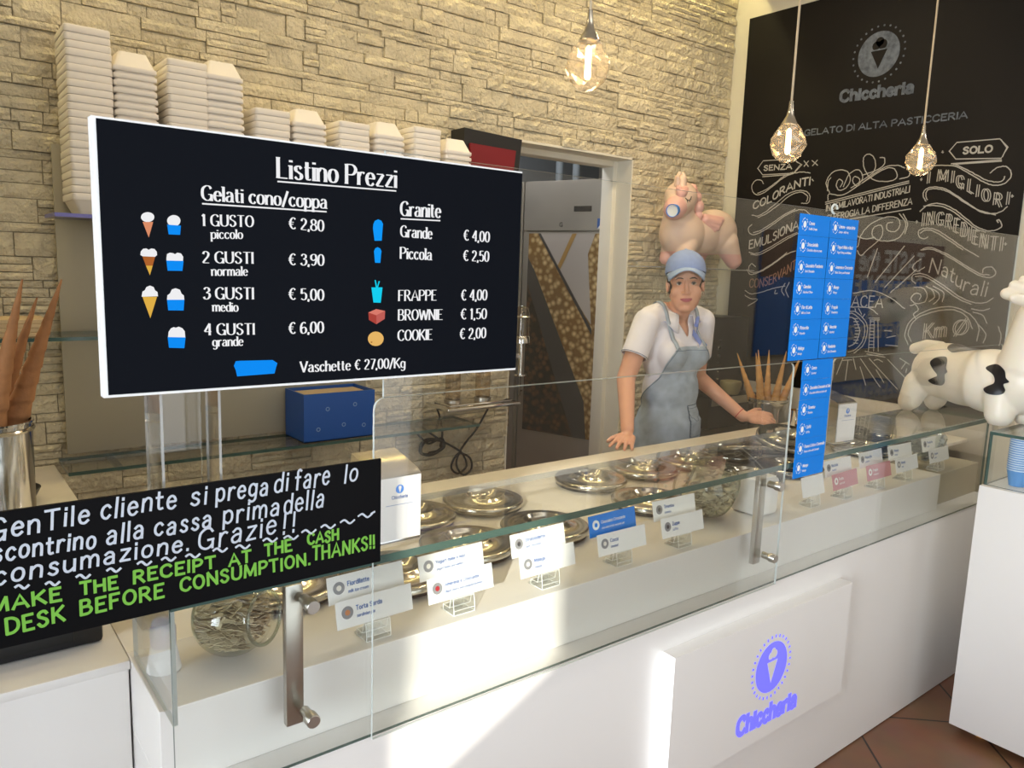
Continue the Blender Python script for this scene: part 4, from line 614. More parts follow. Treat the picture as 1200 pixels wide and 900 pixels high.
for x, y, lab in ((.858, 1.52, 'steel gelato lid behind the first pair of white flavour cards, under the napkins'), (1.372, 1.58, 'steel gelato lid third in the front row, behind the dark chocolate card'), (1.825, 1.59, 'steel gelato lid in the front row just left of the big middle jar'),
                  (1.108, 1.862, 'steel gelato lid in the back row half hidden by the napkin dispenser'), (1.367, 1.872, 'polished steel lid alone in the back row left of the empty gap'), (1.83, 1.872, 'polished steel lid in the back row right of the empty gap'), (2.105, 1.88, 'steel gelato lid in the back row in front of the leaning hand'),
                  (2.36, 1.60, 'steel gelato lid in the front row right behind the big middle jar'), (2.36, 1.875, 'steel gelato lid in the back row before the apron pocket'), (2.62, 1.60, 'steel gelato lid in the front row just left of the blue card strip'), (2.62, 1.872, 'steel gelato lid in the back row nearest the resting hand'), (2.89, 1.872, 'steel gelato lid in the back row in front of the wafer cones'),
                  (3.20, 1.62, 'steel lid in the front row right of the blue strip, nearest the pink cards'), (3.46, 1.64, 'rightmost steel lid of the front row, seen through the glass shelf'), (3.24, 1.88, 'back row steel lid right of the blue strip, beside the small napkin box'), (3.52, 1.89, 'steel lid at the far right end of the back row'), (.62, 1.60, 'steel gelato lid at the far left end, behind the spoon jar')):
    dup(lid, (x, y, .881), lab, LG)
o = dup(lid, (2.50, 1.74, .935), 'steel lid tilted on top of the others beside the blue strip', LG, (radians(-13), radians(9), 0))
o = dup(lid, (2.86, 1.77, .935), 'steel lid tilted over two back lids near the wafer cones', LG, (radians(12), radians(-8), 0))

# ---------------------------------------------------------------- flavour cards in acrylic blocks
def card(x, y, z, name, sub, front, label, cardm='paper', inkm='ink', disc='greyink', dot='darkink', tilt=12, yaw=0, W=.17, H=.054):
    t = thing('flavour_card', label, 'card', (x, y, z), 'flavour cards along the counter')
    Mx = Matrix.Translation((x, y, z)) @ Matrix.Rotation(radians(yaw), 4, 'Z') @ Matrix.Rotation(radians(-tilt), 4, 'X')
    fn = lambda u, v, w_: Mx @ Vector((u, -w_, v))
    b = MB(); b.prism([(0, 0), (W, 0), (W, H), (0, H)], fn, -.0012, 0)
    tf = lambda u, v, w_: Mx @ Vector((u, -.0006-w_, v)); tf2 = lambda u, v, w_: Mx @ Vector((u, -.001-w_, v))
    if name:
        cx, cz = .024, H*.55
        for r, mi, f in ((.0125, 2, tf), (.0055, 3, tf2)): b.poly([(cx+r*cos(a), cz+r*sin(a)) for a in [2*pi*k/20 for k in range(20)]], f, mi)
        cap = .0088 if len(name) < 18 else .0076
        b.quads(label_text(name, .043, H*.56, cap, cap*.17, 0, 1.0), tf, 1)
        b.quads(label_text(sub, .043, H*.30, cap*.72, cap*.10, .18, .95), tf, 1)
    b.build('card', [M[cardm], M[inkm], M[disc], M[dot]], t)
    return t
def holder(x, y, label):
    b = MB()
    b.prism([(0, 0), (.042, 0), (.042, .012), (.018, .012), (.012, .036), (.004, .036), (0, .01)], lambda u, v, w_: (x-.027+w_, y+u, .881+v), .054, 0)
    pr2 = [(0, 0), (.042, 0), (.042, .012), (.018, .012), (.012, .036), (.004, .036), (0, .01)]
    for w_ in (-.027, .027): b.tube([(x+w_, y+u, .881+v) for u, v in pr2+pr2[:1]], .0007, 5, 1)
    for u, v in pr2: b.tube([(x-.027, y+u, .881+v), (x+.027, y+u, .881+v)], .0007, 5, 1)
    return tag(b.build('card_holder', [M['acr_block'], M['edge_bright']]), label, 'card holder', 'clear acrylic card holders')
CARDS = [  # x, front (name, sub, disc dot), back
 (.606, ('Torta Sarda', 'sardinian pie'), ('Fiordilatte', 'milk ice cream')), (.812, ('Amarena e Croccante', 'Black cherry and chopped hazelnut'), ('Yogurt miele e noci', 'yogurt honey and walnuts')),
 (1.058, ('Malaga', 'malaga'), ('Stratondente', 'dark chocolate')), (1.305, ('Cocco', 'coconut'), ('Cioccolato Croccante', 'chocolate brittle and pink salt')), (1.541, ('Zuppa', 'coffee'), ('Tiramisu', 'tiramisu')),
 (2.395, ('Frutta', 'senza latte'), ('Nocciola', 'hazelnut')), (2.62, ('Fragola', 'strawberry'), ('Pistacchio', 'pistachio')), (2.83, ('Menta', 'mint'), ('Mango', 'mango')), (3.10, ('Limone', 'lemon'), ('Fondente', 'dark'))]
M['orange_dot'] = mat('orange_dot', '#c9824f', .6); M['red_dot'] = mat('red_dot', '#a8202c', .6)
M['pale_dot'] = mat('pale_dot', '#e9e4da', .6)
for i, (x, f, bk) in enumerate(CARDS):
    pink = i in (5, 6); blue = i == 3
    card(x, 1.292, .917, f[0], f[1], True, ('pink' if pink else 'white')+' flavour card reading '+f[0]+', front of its pair', 'pink_card' if pink else 'paper', 'white_ink' if pink else 'ink', 'paper' if pink else 'greyink', {0: 'orange_dot', 1: 'red_dot', 3: 'pale_dot', 4: 'darkink'}.get(i, 'pale_dot' if not pink else 'pink_card'), yaw=random.uniform(-2, 2))
    card(x-.004, 1.322, .957, bk[0], bk[1], False, ('blue' if blue else 'white')+' flavour card reading '+bk[0]+', back of its pair', 'blue' if blue else 'paper', 'white_ink' if blue else 'ink', 'white_ink' if blue else 'greyink', 'pale_dot' if i in (0, 1) else ('blue' if blue else 'darkink'), yaw=random.uniform(-2, 2))
    holder(x+.085, 1.284, 'clear acrylic block holding the '+f[0]+' card')
    b = MB(); b.box(x+.075, x+.079, 1.322, 1.326, .881, .958); b.box(x+.055, x+.099, 1.312, 1.332, .881, .885); tag(b.build('card_stand', M['acr_block']), 'thin clear stand lifting the '+bk[0]+' card', 'card stand', 'thin clear card stands')
card(2.225, 1.30, .917, '', '', True, 'blank white card behind the lower end of the blue strip', W=.13, H=.065)
holder(2.29, 1.292, 'clear acrylic block with a blank card below the blue strip')

# ---------------------------------------------------------------- jars of wooden spoons and wrapped cups
M['jar_rim'] = thin_glass('jar_rim_glass', '#e4e8e2', .16)
def in_ball(r):
    while True:
        p = Vector((random.uniform(-1, 1), random.uniform(-1, 1), random.uniform(-1, 1)))
        if p.length < 1: return p*r
def jar(c, R, label, axis, fill, n, fm):
    """round tilted biscuit jar: two flattened sides along `axis`, a wide mouth at the upper side"""
    t = thing('glass_jar', label, 'jar', (c[0], c[1], c[2]-R), 'round glass jars on the counter')
    C_ = Vector(c); ax = Vector(axis).normalized(); q = ax.to_track_quat('Z', 'Y').to_matrix()
    prof = [(0, -R*.62), (R*.58, -R*.62), (R*.66, -R*.66), (R*.74, -R*.62)]+[(R*cos(a), R*sin(a)) for a in [radians(d) for d in (-38, -25, -12, 0, 12, 25, 38, 50)]]
    prof += [(R*.62, R*.80), (R*.62, R*.88), (R*.70, R*.93), (R*.70, R*.98), (R*.60, R*.98)]
    b = MB(); b.lathe(prof, C_, 40, 0, M=q); b.build('bowl', M['jar'], t, 50)
    b = MB()
    for rr, zz, th in ((.70, -.635, .035), (.66, .955, .045)): b.lathe([((rr+th*cos(a))*R, (zz+th*sin(a))*R) for a in [2*pi*k/8 for k in range(9)]], C_, 40, 0, M=q)
    b.build('rim', M['jar_rim'], t, 60)
    b = MB()
    for i in range(n):
        p = in_ball(R*.86)
        if p.z > R*.55: p.z = -p.z*.6
        l = p.dot(ax)
        if l < -R*.52: p += ax*(-R*.52-l)
        if l > R*.7: p -= ax*(l-R*.7)
        d = (Vector((.75, -.5, 0))*random.choice((-1, 1))*(1 if fm == 'wood' else .3)+Vector((random.uniform(-.6, .6), random.uniform(-.7, .7), random.uniform(-.3, .3)))).normalized(); s_ = d.cross(Vector((random.uniform(-.5, .5), random.uniform(-.5, .5), 1))).normalized(); n_ = d.cross(s_)
        L, Wd = fill; L *= random.uniform(.8, 1)
        lim = (R*.93-p.length)*1.5+.012; L = min(L, max(lim, .018))
        outl = [(-L/2, -Wd*.3), (-L*.1, -Wd*.25), (L*.25, -Wd*.55), (L*.42, -Wd*.5), (L/2, 0), (L*.42, Wd*.5), (L*.25, Wd*.55), (-L*.1, Wd*.25), (-L/2, Wd*.3)] if fm == 'wood' else [(-L/2, -Wd/2), (L/2, -Wd/2), (L/2, Wd/2), (-L/2, Wd/2)]
        b.prism(outl, lambda u, v, w_: C_+p+d*u+s_*v+n_*w_, .0012, 0)
    o = b.build('spoons' if fm == 'wood' else 'wrapped_spoons', M[fm], t); o['kind'] = 'stuff'
    return t
jar((.437, 1.385, .957), .074, 'round glass jar full of flat wooden spoons at the left end of the display', (.55, -.8, .12), (.085, .010), 560, 'wood')
jar((1.90, 1.42, .9755), .0945, 'large round glass jar of pale wrapped spoons in the middle of the display', (-.72, .55, .42), (.036, .015), 520, 'cream')
jar((3.26, 1.37, .957), .075, 'glass jar of pale blue sachets at the right end of the display', (-.3, .9, .3), (.05, .022), 150, 'sachet') if M.setdefault('sachet', mat('pale_blue_sachet', '#b9c2cf', .6)) else None
b = MB(); b.box(2.02, 2.12, 1.32, 1.43, .8815, 1.0, bev=.012); b.box(2.03, 2.11, 1.33, 1.42, .9995, 1.003, 1)
tag(b.build('napkin_tub', [M['white_lam'], M['paper']], None, 40), 'plain white tub standing beside the large middle jar', 'tub')

def napkin_dispenser(label):
    x0, x1, y0, y1, z0 = .659, .747, 1.232, 1.335, 1.0955
    t = thing('napkin_dispenser', label, 'napkin dispenser', (.703, 1.28, z0), 'chrome napkin dispensers on the glass shelf')
    b = MB(); b.box(x0-.004, x1+.004, y0, y1, z0, z0+.006, bev=.001); b.box(x0-.004, x0-.0015, y0, y1, z0+.006, z0+.13); b.box(x1+.0015, x1+.004, y0, y1, z0+.006, z0+.13)
    b.prism([(y0-.001, z0+.13), (y1, z0+.13), (y1, z0+.158), (y0+.012, z0+.138)], lambda u, v, w_: (x0-.004+w_, u, v), x1-x0+.008, 0); b.build('case', M['chrome'], t, 30)
    b = MB(); b.box(x0, x1, y0+.006, y1-.006, z0+.0065, z0+.128); b.build('napkins', M['paper'], t)
    b = MB(); b.box(x0-.002, x1+.002, y0-.003, y0-.0005, z0+.007, z0+.129)
    f = lambda u, v, w_: (u, y0-.0036-w_, v)
    b.poly([((x0+x1)/2+.0085*cos(a), z0+.106+.0085*sin(a)) for a in [2*pi*k/24 for k in range(24)]], f, 1)
    b.poly([((x0+x1)/2-.003, z0+.108), ((x0+x1)/2+.003, z0+.108), ((x0+x1)/2, z0+.099)], lambda u, v, w_: (u, y0-.0042-w_, v), 0)
    b.poly([((x0+x1)/2+.0033*cos(a), z0+.1095+.0033*sin(a)) for a in [2*pi*k/12 for k in range(12)]], lambda u, v, w_: (u, y0-.0042-w_, v), 0)
    b.quads(lettering('Chiccheria', ((x0+x1)/2-.017, z0+.088), ((x0+x1)/2+.017, z0+.088), .006, 'chalk', .0011), f, 2)
    b.quads(ribbon([(x0+.015, z0+.076), (x1-.008, z0+.076)], lambda dx, dy: .0004), f, 2)
    b.build('face_card', [M['paper'], M['blue'], M['ink']], t)
    return t
nd = napkin_dispenser('chrome napkin dispenser with white logo card beside the black notice')
dup(nd, (2.36, 1.30, 1.0955), 'slim napkin dispenser right of the lowest blue card strip', 'chrome napkin dispensers on the glass shelf', (0, 0, radians(-6)))

# ---------------------------------------------------------------- blue flavour strips on the panes
def strip(label, X0, X1, Z0, Z1, y, items):
    t = thing('flavour_strip', label, 'price strip', (X0, y, Z0), 'blue flavour strips on the clear panes')
    n = len(items); h = (Z1-Z0)/n
    for i, (a, c) in enumerate(items):
        zt = Z1-i*h; sh = random.uniform(-.001, .001)
        b = MB(); b.box(X0+sh, X1+sh, y-.0012, y, zt-h+.0006, zt)
        f = lambda u, v, w_: (u, y-.0016-w_, v); cx, cz = X0+.026, zt-h*.48
        b.poly([(cx+.0075*cos(k*pi/8), cz+.009*sin(k*pi/8)) for k in range(16)], f, 1)
        for k in range(14):
            a_ = 2*pi*k/14
            if k % 7 in (0, 3): continue
            b.quads(ribbon([(cx+.0135*cos(a_+d), cz+.0165*sin(a_+d)) for d in (-.16, .16)], lambda dx, dy: .0011), f, 1)
        wmax = X1-X0-.05
        for txt, dz, cap, wt in ((a, .52, .0088, .0016), (c, .28, .0062, .001)):
            w0 = text_width(txt, .16)*cap*.9
            b.quads(label_text(txt, X0+.046, zt-h+h*dz, cap, wt, .12, .9*min(1, wmax/w0)), f, 1)
        b.build('flavour_label', [M['blue'], M['white_ink']], t)
    return t
strip('left upper strip of bright blue flavour labels on the long pane', 1.886, 2.036, 1.392, 1.79, 1.1868, [('Crema', 'Vanilla Cream'), ('Stracciatella', 'Chocolate chip ice cream'), ('Cioccolato Fondente', 'Dark Chocolate'), ('Gianduia', 'Hazelnut Choco'), ('Fior di Latte', 'Milk ice Cream'), ('Pistacchio', 'Pistachio'), ('Malaga', 'Malaga')])
strip('right upper strip of bright blue flavour labels, next to the clear hook', 2.040, 2.190, 1.392, 1.79, 1.1868, [('Limone - senza latte', 'Lemon - milk free'), ('Yogurt Miele e Noci', 'Yogurt Honey and Walnut'), ('Amarena e Croccante', 'Black Cherry and Hazelnut'), ('Mango', 'Mango'), ('Fragola', 'Strawberry'), ('Nocciola', 'Hazelnut'), ('Fondente', 'Dark Chocolate')])
strip('lower strip of bright blue flavour labels hanging below the other two', 1.962, 2.120, 1.047, 1.3905, 1.1855, [('Cocco', 'Coconut'), ('Cioccolato Croccante al Sale', 'Chocolate brittle and pink salt'), ('Tiramisu', 'Tiramisu'), ('Caffè', 'Coffee'), ('Panna Cotta e Caramello', 'Panna cotta with Caramel'), ('Mango', 'Mango')])
b = MB(); b.tube([(2.045+.014*cos(a), 1.181, 1.812+.012*sin(a)) for a in [2*pi*k/20 for k in range(16)]], .003, 8)
tag(b.build('hook', M['acr_edge'], None, 60), 'small clear plastic hook on the pane edge above the blue strips', 'hook')

# ---------------------------------------------------------------- pendants
def facet_globe(b, c, n, mi):
    rows = [(.030, .067), (.040, .054), (.062, .018), (.066, -.008), (.052, -.042), (.026, -.066)]; c = Vector(c); P = []
    for j, (r, z) in enumerate(rows):
        P.append([c+Vector((r*cos(2*pi*(i+.5*(j % 2))/n), r*sin(2*pi*(i+.5*(j % 2))/n), z)) for i in range(n)])
    o = len(b.v); b.v += [p for row in P for p in row]
    for j in range(len(rows)-1):
        for i in range(n):
            i2 = (i+1) % n; A0, A1, B0, B1 = o+j*n+i, o+j*n+i2, o+(j+1)*n+i, o+(j+1)*n+i2
            for f in (([A0, A1, B0], [A1, B1, B0]) if j % 2 else ([A0, A1, B1], [A0, B1, B0])): b.f.append(f); b.m.append(mi)
    b.f.append([o+(len(rows)-1)*n+i for i in range(n)]); b.m.append(mi)
def pendant(x, y, zb, top, label):
    t = thing('pendant_lamp', label, 'pendant lamp', (x, y, zb), 'crystal pendant lamps over the counter'); c = (x, y, zb+.062)
    b = MB(); b.tube([(x, y, zb+.208), (x, y, top)], .0042, 8); b.build('cord', M['cord'], t, 60)
    b = MB(); b.lathe([(.0, .150), (.007, .149), (.0085, .125), (.014, .098), (.031, .067), (.028, .063), (0, .064)], c, 20); b.build('cap', M['lid'], t, 50)
    b = MB(); facet_globe(b, c, 9, 0); b.build('globe', M['globe'], t)
    b = MB(); b.lathe([(0, .055), (.0035, .052), (.0085, .045), (.0095, -.03), (.006, -.038), (0, -.04)], c, 12); b.build('bulb', M['filament'], t, 60)
    l = light('pendant_glow', 'POINT', (0, 0, .062), 1.2, (1, .80, .5), shadow_soft_size=.03); l.parent = t
pendant(1.569, 1.70, 2.137, 3.30, 'crystal pendant lamp hanging alone before the stone wall')
pendant(2.585, 1.70, 2.045, 3.30, 'left of the two crystal pendant lamps before the chalkboard')
pendant(3.62, 1.70, 2.098, 3.30, 'right of the two crystal pendant lamps before the chalkboard')

# ---------------------------------------------------------------- back wall: panel, shelves, tubs
b = MB(); b.box(.40, 1.565, 3.045, 3.057, .915, 1.98, bev=.002)
for x in (.5, 1.45):
    for z in (1.0, 1.9): b.tube([(x, 3.057, z), (x, 3.096, z)], .012, 10)
tag(b.build('wall_panel', M['panel'], None, 30), 'plain greige panel fixed on the stone wall behind the screen', 'panel')
def shelf(z, x0, x1, label, em, y0=2.82, y1=3.04, br=(.1, .9), th=.012):
    t = thing('glass_shelf', label, 'shelf', ((x0+x1)/2, y1, z-.012), 'glass shelves on the stone wall')
    b = MB(); b.box(x0, x1, y0, y1, z-th, z, mats=[0, 0, 1, 1, 1, 1]); b.build('pane', [M['glass'], em], t)
    for f in br:
        x = x0+(x1-x0)*f; b = MB(); b.box(x-.01, x+.01, y1-.16, 3.097, z-.03, z-.0125, bev=.002); b.build('bracket', M['steel'], t, 30)
shelf(1.745, .37, 1.995, 'top glass shelf with violet edge under the foam tubs', M['purple_edge'])
shelf(1.352, -.7, 1.9, 'middle glass shelf running left past the wafer cones', M['glass_edge'])
shelf(.905, .37, 2.03, 'lowest glass shelf under the blue bin', M['glass_edge'])
for i in range(4):
    b = MB(); b.box(-.15, .34, 2.86, 3.03, 1.3525+i*.014, 1.3525+i*.014+.0135, bev=.002)
    tag(b.build('flat_carton', M['carton']), 'flat pale carton in the pile at the left on the middle glass shelf', 'carton', 'pile of flat cartons on the middle shelf')

TW, TD = .0665, .1          # half width and half depth at the rim of a foam tub
def tub_mesh(RM):
    b = bmesh.new(); H = .066; t = .0035
    def ring(hw, hd, z, r=.012):
        P = []
        for cx, cy, a in ((1, 1, 0), (-1, 1, 90), (-1, -1, 180), (1, -1, 270)):
            for k in range(4):
                an = radians(a+30*k); P.append(b.verts.new((cx*(hw-r)+r*cos(an), cy*(hd-r)+r*sin(an), z)))
        return P
    f = .66
    prof = [(TW*f*.98, TD*f*1.05, 0), (TW*f, TD*f*1.06, .002), (TW*.93, TD*.955, H-RM), (TW-.001, TD-.001, H-RM+.0005), (TW, TD, H-RM+.003), (TW, TD, H-.003), (TW-.002, TD-.002, H), (TW*.93-t, TD*.955-t, H), (TW*f-t, TD*f*1.06-t, .006)]
    rs = [ring(*p) for p in prof]
    for a, c in zip(rs, rs[1:]):
        for i in range(16): b.faces.new((a[i], a[(i+1) % 16], c[(i+1) % 16], c[i]))
    b.faces.new(rs[0][::-1]); b.faces.new(rs[-1])
    me = bpy.data.meshes.new('foam_tub'); b.to_mesh(me); b.free(); me.materials.append(M['foam'])
    me.polygons.foreach_set('use_smooth', [True]*len(me.polygons)); me.set_sharp_from_angle(angle=radians(35))
    return me
TUB = [tub_mesh(.0222), tub_mesh(.0160)]; P_ = .0232
STACKS = [(.491, 2.31, 0, 'far left'), (.626, 2.242, 1, 'second from left'), (.788, 2.262, 0, 'third from left'), (.911, 2.25, 1, 'fourth from left'), (1.082, 2.135, 0, 'fifth from left'),
          (1.226, 2.132, 1, 'sixth from left'), (1.408, 2.145, 0, 'seventh from left'), (1.564, 2.135, 1, 'eighth from left'), (1.740, 2.160, 0, 'ninth from left'), (1.898, 2.118, 1, 'far right')]
for x, ztop, inv, nm in STACKS:
    n = round((ztop-1.746-.0)/P_)-1 if not inv else round((ztop-1.746)/P_)
    z = 1.7455
    for k in range(n):
        o = bpy.data.objects.new('foam_tub', TUB[inv]); COL.objects.link(o)
        o.location = (x+random.uniform(-.0015, .0015), 2.94+random.uniform(-.002, .002), z+k*P_+(.066 if inv else 0)); o.rotation_euler = (pi if inv else 0, 0, random.uniform(-.012, .012))
        g = 'white foam tubs in the %s stack, %s' % (nm, 'upside down' if inv else 'rims up')
        tag(o, 'white foam ice cream tub within the %s stack, %s' % (nm, 'upside down' if inv else 'rim up'), 'tub', g)
    o['label'] = 'topmost white foam tub of the %s stack, %s' % (nm, 'upside down' if inv else 'rim up')

# blue bin on the low shelf
t = thing('blue_bin', 'blue plastic bin with small pale emblems on the lowest shelf', 'bin', (1.37, 2.93, .905))
b = MB(); X0, X1, Y0, Y1, Z0, Z1 = 1.19, 1.50, 2.84, 3.03, .9055, 1.10
b.box(X0, X1, Y0, Y0+.006, Z0, Z1); b.box(X0, X1, Y1-.006, Y1, Z0, Z1); b.box(X0, X0+.006, Y0+.006, Y1-.006, Z0, Z1); b.box(X1-.006, X1, Y0+.006, Y1-.006, Z0, Z1); b.box(X0, X1, Y0, Y1, Z0, Z0+.004)
for (u, v) in ((.06, .05), (.17, .06), (.26, .05), (.10, .13), (.22, .14)):
    b.poly([(X0+u+.009*cos(k*pi/6), Z0+v+.009*sin(k*pi/6)) for k in range(12)], lambda a, c, w_: (a, Y0-.0008, c), 1)
    b.poly([(X0+u+.0055*cos(k*pi/6), Z0+v+.0055*sin(k*pi/6)) for k in range(12)], lambda a, c, w_: (a, Y0-.0012, c), 0)
b.build('body', [M['navy'], mat('pale_emblem', '#7f97bd', .6)], t)
b = MB(); b.box(X0+.012, X1-.012, Y0+.012, Y1-.012, Z0+.01, Z1-.012); o = b.build('folded_card', M['carton'], t)

# steel tray with clear tubes, cables
t = thing('cup_dispenser', 'steel drip tray with clear tubes standing by the doorway edge', 'dispenser', (2.1, 2.93, .93))
b = MB(); b.box(1.86, 2.28, 2.83, 3.03, .968, .988, bev=.009); b.box(1.89, 2.25, 2.86, 3.0, .988, .996, bev=.004); b.box(2.0, 2.1, 3.0, 3.098, .945, .976); b.build('tray', M['chrome'], t, 30)
for x in (1.95, 2.12):
    b = MB(); b.lathe([(.036, 0), (.036, .52)], (x, 2.93, .9965), 24); b.lathe([(.040, 0), (.040, .012), (.034, .012)], (x, 2.93, .9965), 24, 1); b.build('tube', [M['smoke'], M['steel']], t, 40)
t = thing('tube_dispenser', 'chrome domed clear tube dispenser at the right edge of the screen', 'dispenser', (2.378, 2.97, 1.09))
b = MB(); b.lathe([(.036, 0), (.036, .115), (.03, .14), (.016, .152), (0, .155)], (2.378, 2.97, 1.285), 24); b.build('dome', M['smoke'], t, 50)
b = MB(); b.lathe([(.0, 0), (.041, 0), (.041, .03), (.037, .035)], (2.378, 2.97, 1.255), 24); b.lathe([(.037, 0), (.042, .004), (.037, .008)], (2.378, 2.97, 1.38), 24); b.build('ring', M['chrome'], t, 40)
b = MB(); b.lathe([(0, 0), (.012, 0), (.012, .165), (0, .165)], (2.378, 2.97, 1.09), 16); b.box(2.345, 2.375, 2.97, 3.094, 1.18, 1.2); b.lathe([(.03, 0), (.03, .008), (0, .008)], (2.378, 2.97, 1.09), 20); b.build('stem', M['chrome'], t, 40)
def cable(pts, label):
    P = crom([tuple(p[:2]) for p in pts], 6); Z = crom([(p[2], 0) for p in pts], 6)
    b = MB(); b.tube([(p[0], p[1], z[0]) for p, z in zip(P, Z)], .0052, 8)
    tag(b.build('cable', M['rubber'], None, 60), label, 'cable', 'black cables hanging on the stone wall')
cable([(1.80, 3.06, .885), (1.85, 3.05, .82), (1.9, 3.05, .78), (1.97, 3.05, .80), (1.98, 3.05, .76), (1.92, 3.05, .73), (1.86, 3.05, .74), (1.88, 3.05, .79), (1.97, 3.05, .785), (1.985, 3.05, .75), (1.91, 3.05, .722), (1.85, 3.05, .745), (1.875, 3.05, .80), (1.96, 3.05, .79), (1.97, 3.05, .745), (1.90, 3.05, .735)], 'black cable coiled flat, left of the other on the stone wall')
cable([(1.84, 3.06, .885), (1.95, 3.05, .80), (2.06, 3.05, .735), (2.10, 3.05, .70), (2.12, 3.05, .64), (2.07, 3.05, .61), (2.03, 3.05, .65), (2.07, 3.05, .71), (2.14, 3.05, .68), (2.15, 3.05, .62), (2.1, 3.05, .6), (2.06, 3.05, .66), (2.09, 3.05, .735), (2.18, 3.04, .84), (2.25, 3.02, .975)], 'black cable with hanging loops running up to the steel tray')
cable([(1.92, 3.03, .972), (1.96, 3.05, .90), (1.975, 3.05, .82), (1.97, 3.06, .755)], 'short black cable dropping straight from the steel tray')
t = thing('wall_socket', 'grey double wall socket with round plugs above the cables', 'socket', (1.82, 3.08, .885))
b = MB(); b.box(1.75, 1.89, 3.064, 3.08, .85, .90, bev=.004); b.build('plate', M['panel'], t, 30)
for x in (1.80, 1.845):
    b = MB(); b.lathe([(0, .03), (.016, .028), (.018, 0)], (x, 3.064, .878), 16, M=Matrix.Rotation(radians(90), 3, 'X')); b.build('plug', M['black'], t, 40)
t = thing('wall_box', 'black box with dark red front on the wall above the doorway corner', 'box', (2.16, 3.02, 2.06))
b = MB(); b.prism([(2.005, 2.235), (2.335, 2.222), (2.318, 2.06), (2.01, 2.05)], lambda u, v, w_: (u, 2.965+w_, v), .11, 0); b.build('case', M['black'], t)
b = MB(); b.prism([(2.03, 2.17), (2.29, 2.165), (2.28, 2.066), (2.03, 2.06)], lambda u, v, w_: (u, 2.963-w_, v), .012, 0); b.build('front', M['red'], t)
# low cabinet along the stone wall
b = MB(); b.box(-1.6, .36, 2.52, 3.06, .004, .88, bev=.003); tag(b.build('side_cabinet', M['top']), 'pale cabinet along the stone wall behind the cash desk', 'cabinet')
b = MB(); b.lathe([(0, .004), (.05, .004), (.075, .045), (.08, .047), (.056, 0), (0, 0)], (.19, 2.62, .881), 28); tag(b.build('black_bowl', M['black'], None, 50), 'black bowl on the pale cabinet behind the steel pail', 'bowl')

# ---------------------------------------------------------------- wafer cones
def cone_mesh(L, r, m):
    b = MB(); n, K = 18, 84
    for j in range(K+1):
        f = j/K
        for i in range(n):
            a = 2*pi*i/n; ph = (f*11-i/n) % 1.0
            rr = r*(1-f)**.92*(.92+.17*(1-ph)) + .0015
            if f < .28: rr *= 1.0
            b.v.append(Vector((rr*cos(a), rr*sin(a), L*f)))
    for j in range(K):
        for i in range(n):
            b.f.append([j*n+i, j*n+(i+1) % n, (j+1)*n+(i+1) % n, (j+1)*n+i]); b.m.append(0)
    b.f.append([K*n+i for i in range(n)]); b.m.append(0)
    me = bpy.data.meshes.new('wafer_cone'); me.from_pydata([tuple(v) for v in b.v], [], b.f); me.materials.append(m)
    me.polygons.foreach_set('use_smooth', [True]*len(me.polygons)); me.set_sharp_from_angle(angle=radians(50)); return me
def put_cone(me, base, tip, label, group):
    o = bpy.data.objects.new('wafer_cone', me); COL.objects.link(o); o.location = base
    o.rotation_euler = (Vector(tip)-Vector(base)).to_track_quat('Z', 'Y').to_euler(); tag(o, label, 'cone', group)
def pail(c, r, h, label, name='cone_pail'):
    t = thing(name, label, 'pail', c)
    b = MB(); b.lathe([(0, 0), (r*.93, 0), (r*.94, .004), (r, h-.004), (r+.003, h-.002), (r+.003, h+.002), (r-.002, h+.002), (r*.93-.002, .006), (0, .006)], c, 40); b.build('body', M['chrome'], t, 40)
    b = MB(); b.lathe([(r+.003, 0), (r+.0045, .004), (r+.003, .008)], (c[0], c[1], c[2]+h-.02), 40); b.build('rim_band', M['lid'], t, 40)
    return t
pail((.105, 1.895, .881), .082, .388, 'tall polished steel pail of wafer cones on the cash desk')
LC = cone_mesh(.40, .029, M['wafer_pale']); g1 = 'wafer cones in the left pail'
put_cone(LC, (.128, 1.900, 1.185), (.262, 1.90, 1.582), 'ridged wafer cone leaning right, tallest in the left pail', g1)
put_cone(LC, (.090, 1.845, 1.175), (.181, 1.862, 1.565), 'wafer cone with its tip just left of the tallest one, left pail', g1)
put_cone(LC, (.052, 1.895, 1.175), (.128, 1.905, 1.57), 'wafer cone near the picture edge in the left pail, thin tip', g1)
put_cone(LC, (.085, 1.945, 1.145), (.215, 1.975, 1.515), 'wafer cone half hidden behind the leaning one, left pail', g1)
pail((3.74, 2.45, .745), .104, .205, 'polished steel pail of wafer cones behind the resting hand', 'cone_pail')
RC = cone_mesh(.42, .031, M['wafer']); g2 = 'wafer cones in the right pail'
for dx, dy, tx, ty, tz, lab in ((-.029, .045, -.135, .185, 1.225, 'leftmost wafer cone in the right pail'), (-.053, -.006, -.165, .015, 1.245, 'second wafer cone from the left in the right pail'), (.0, .0, -.01, .02, 1.28, 'tallest upright wafer cone in the middle of the right pail'), (.024, .047, .075, .16, 1.235, 'wafer cone at the back of the right pail'),
                                (.053, .002, .155, -.01, 1.24, 'wafer cone leaning right behind the blue strip'), (-.024, -.047, -.075, -.15, 1.22, 'wafer cone at the front of the right pail'), (.03, -.044, .09, -.15, 1.20, 'front wafer cone of the right pail beside the strip')):
    put_cone(RC, (3.74+dx*.62, 2.45+dy*.62, .80), (3.74+tx*.88, 2.45+ty*.88, tz+.01), lab, g2)
t = thing('cone_stand', 'small steel cup holding one cone behind the slim napkin dispenser', 'cup', (3.38, 2.05, .881))
b = MB(); b.lathe([(0, 0), (.032, 0), (.036, .1), (.034, .1), (.03, .004), (0, .004)], (3.38, 2.05, .881), 28); b.build('body', M['chrome'], t, 40)
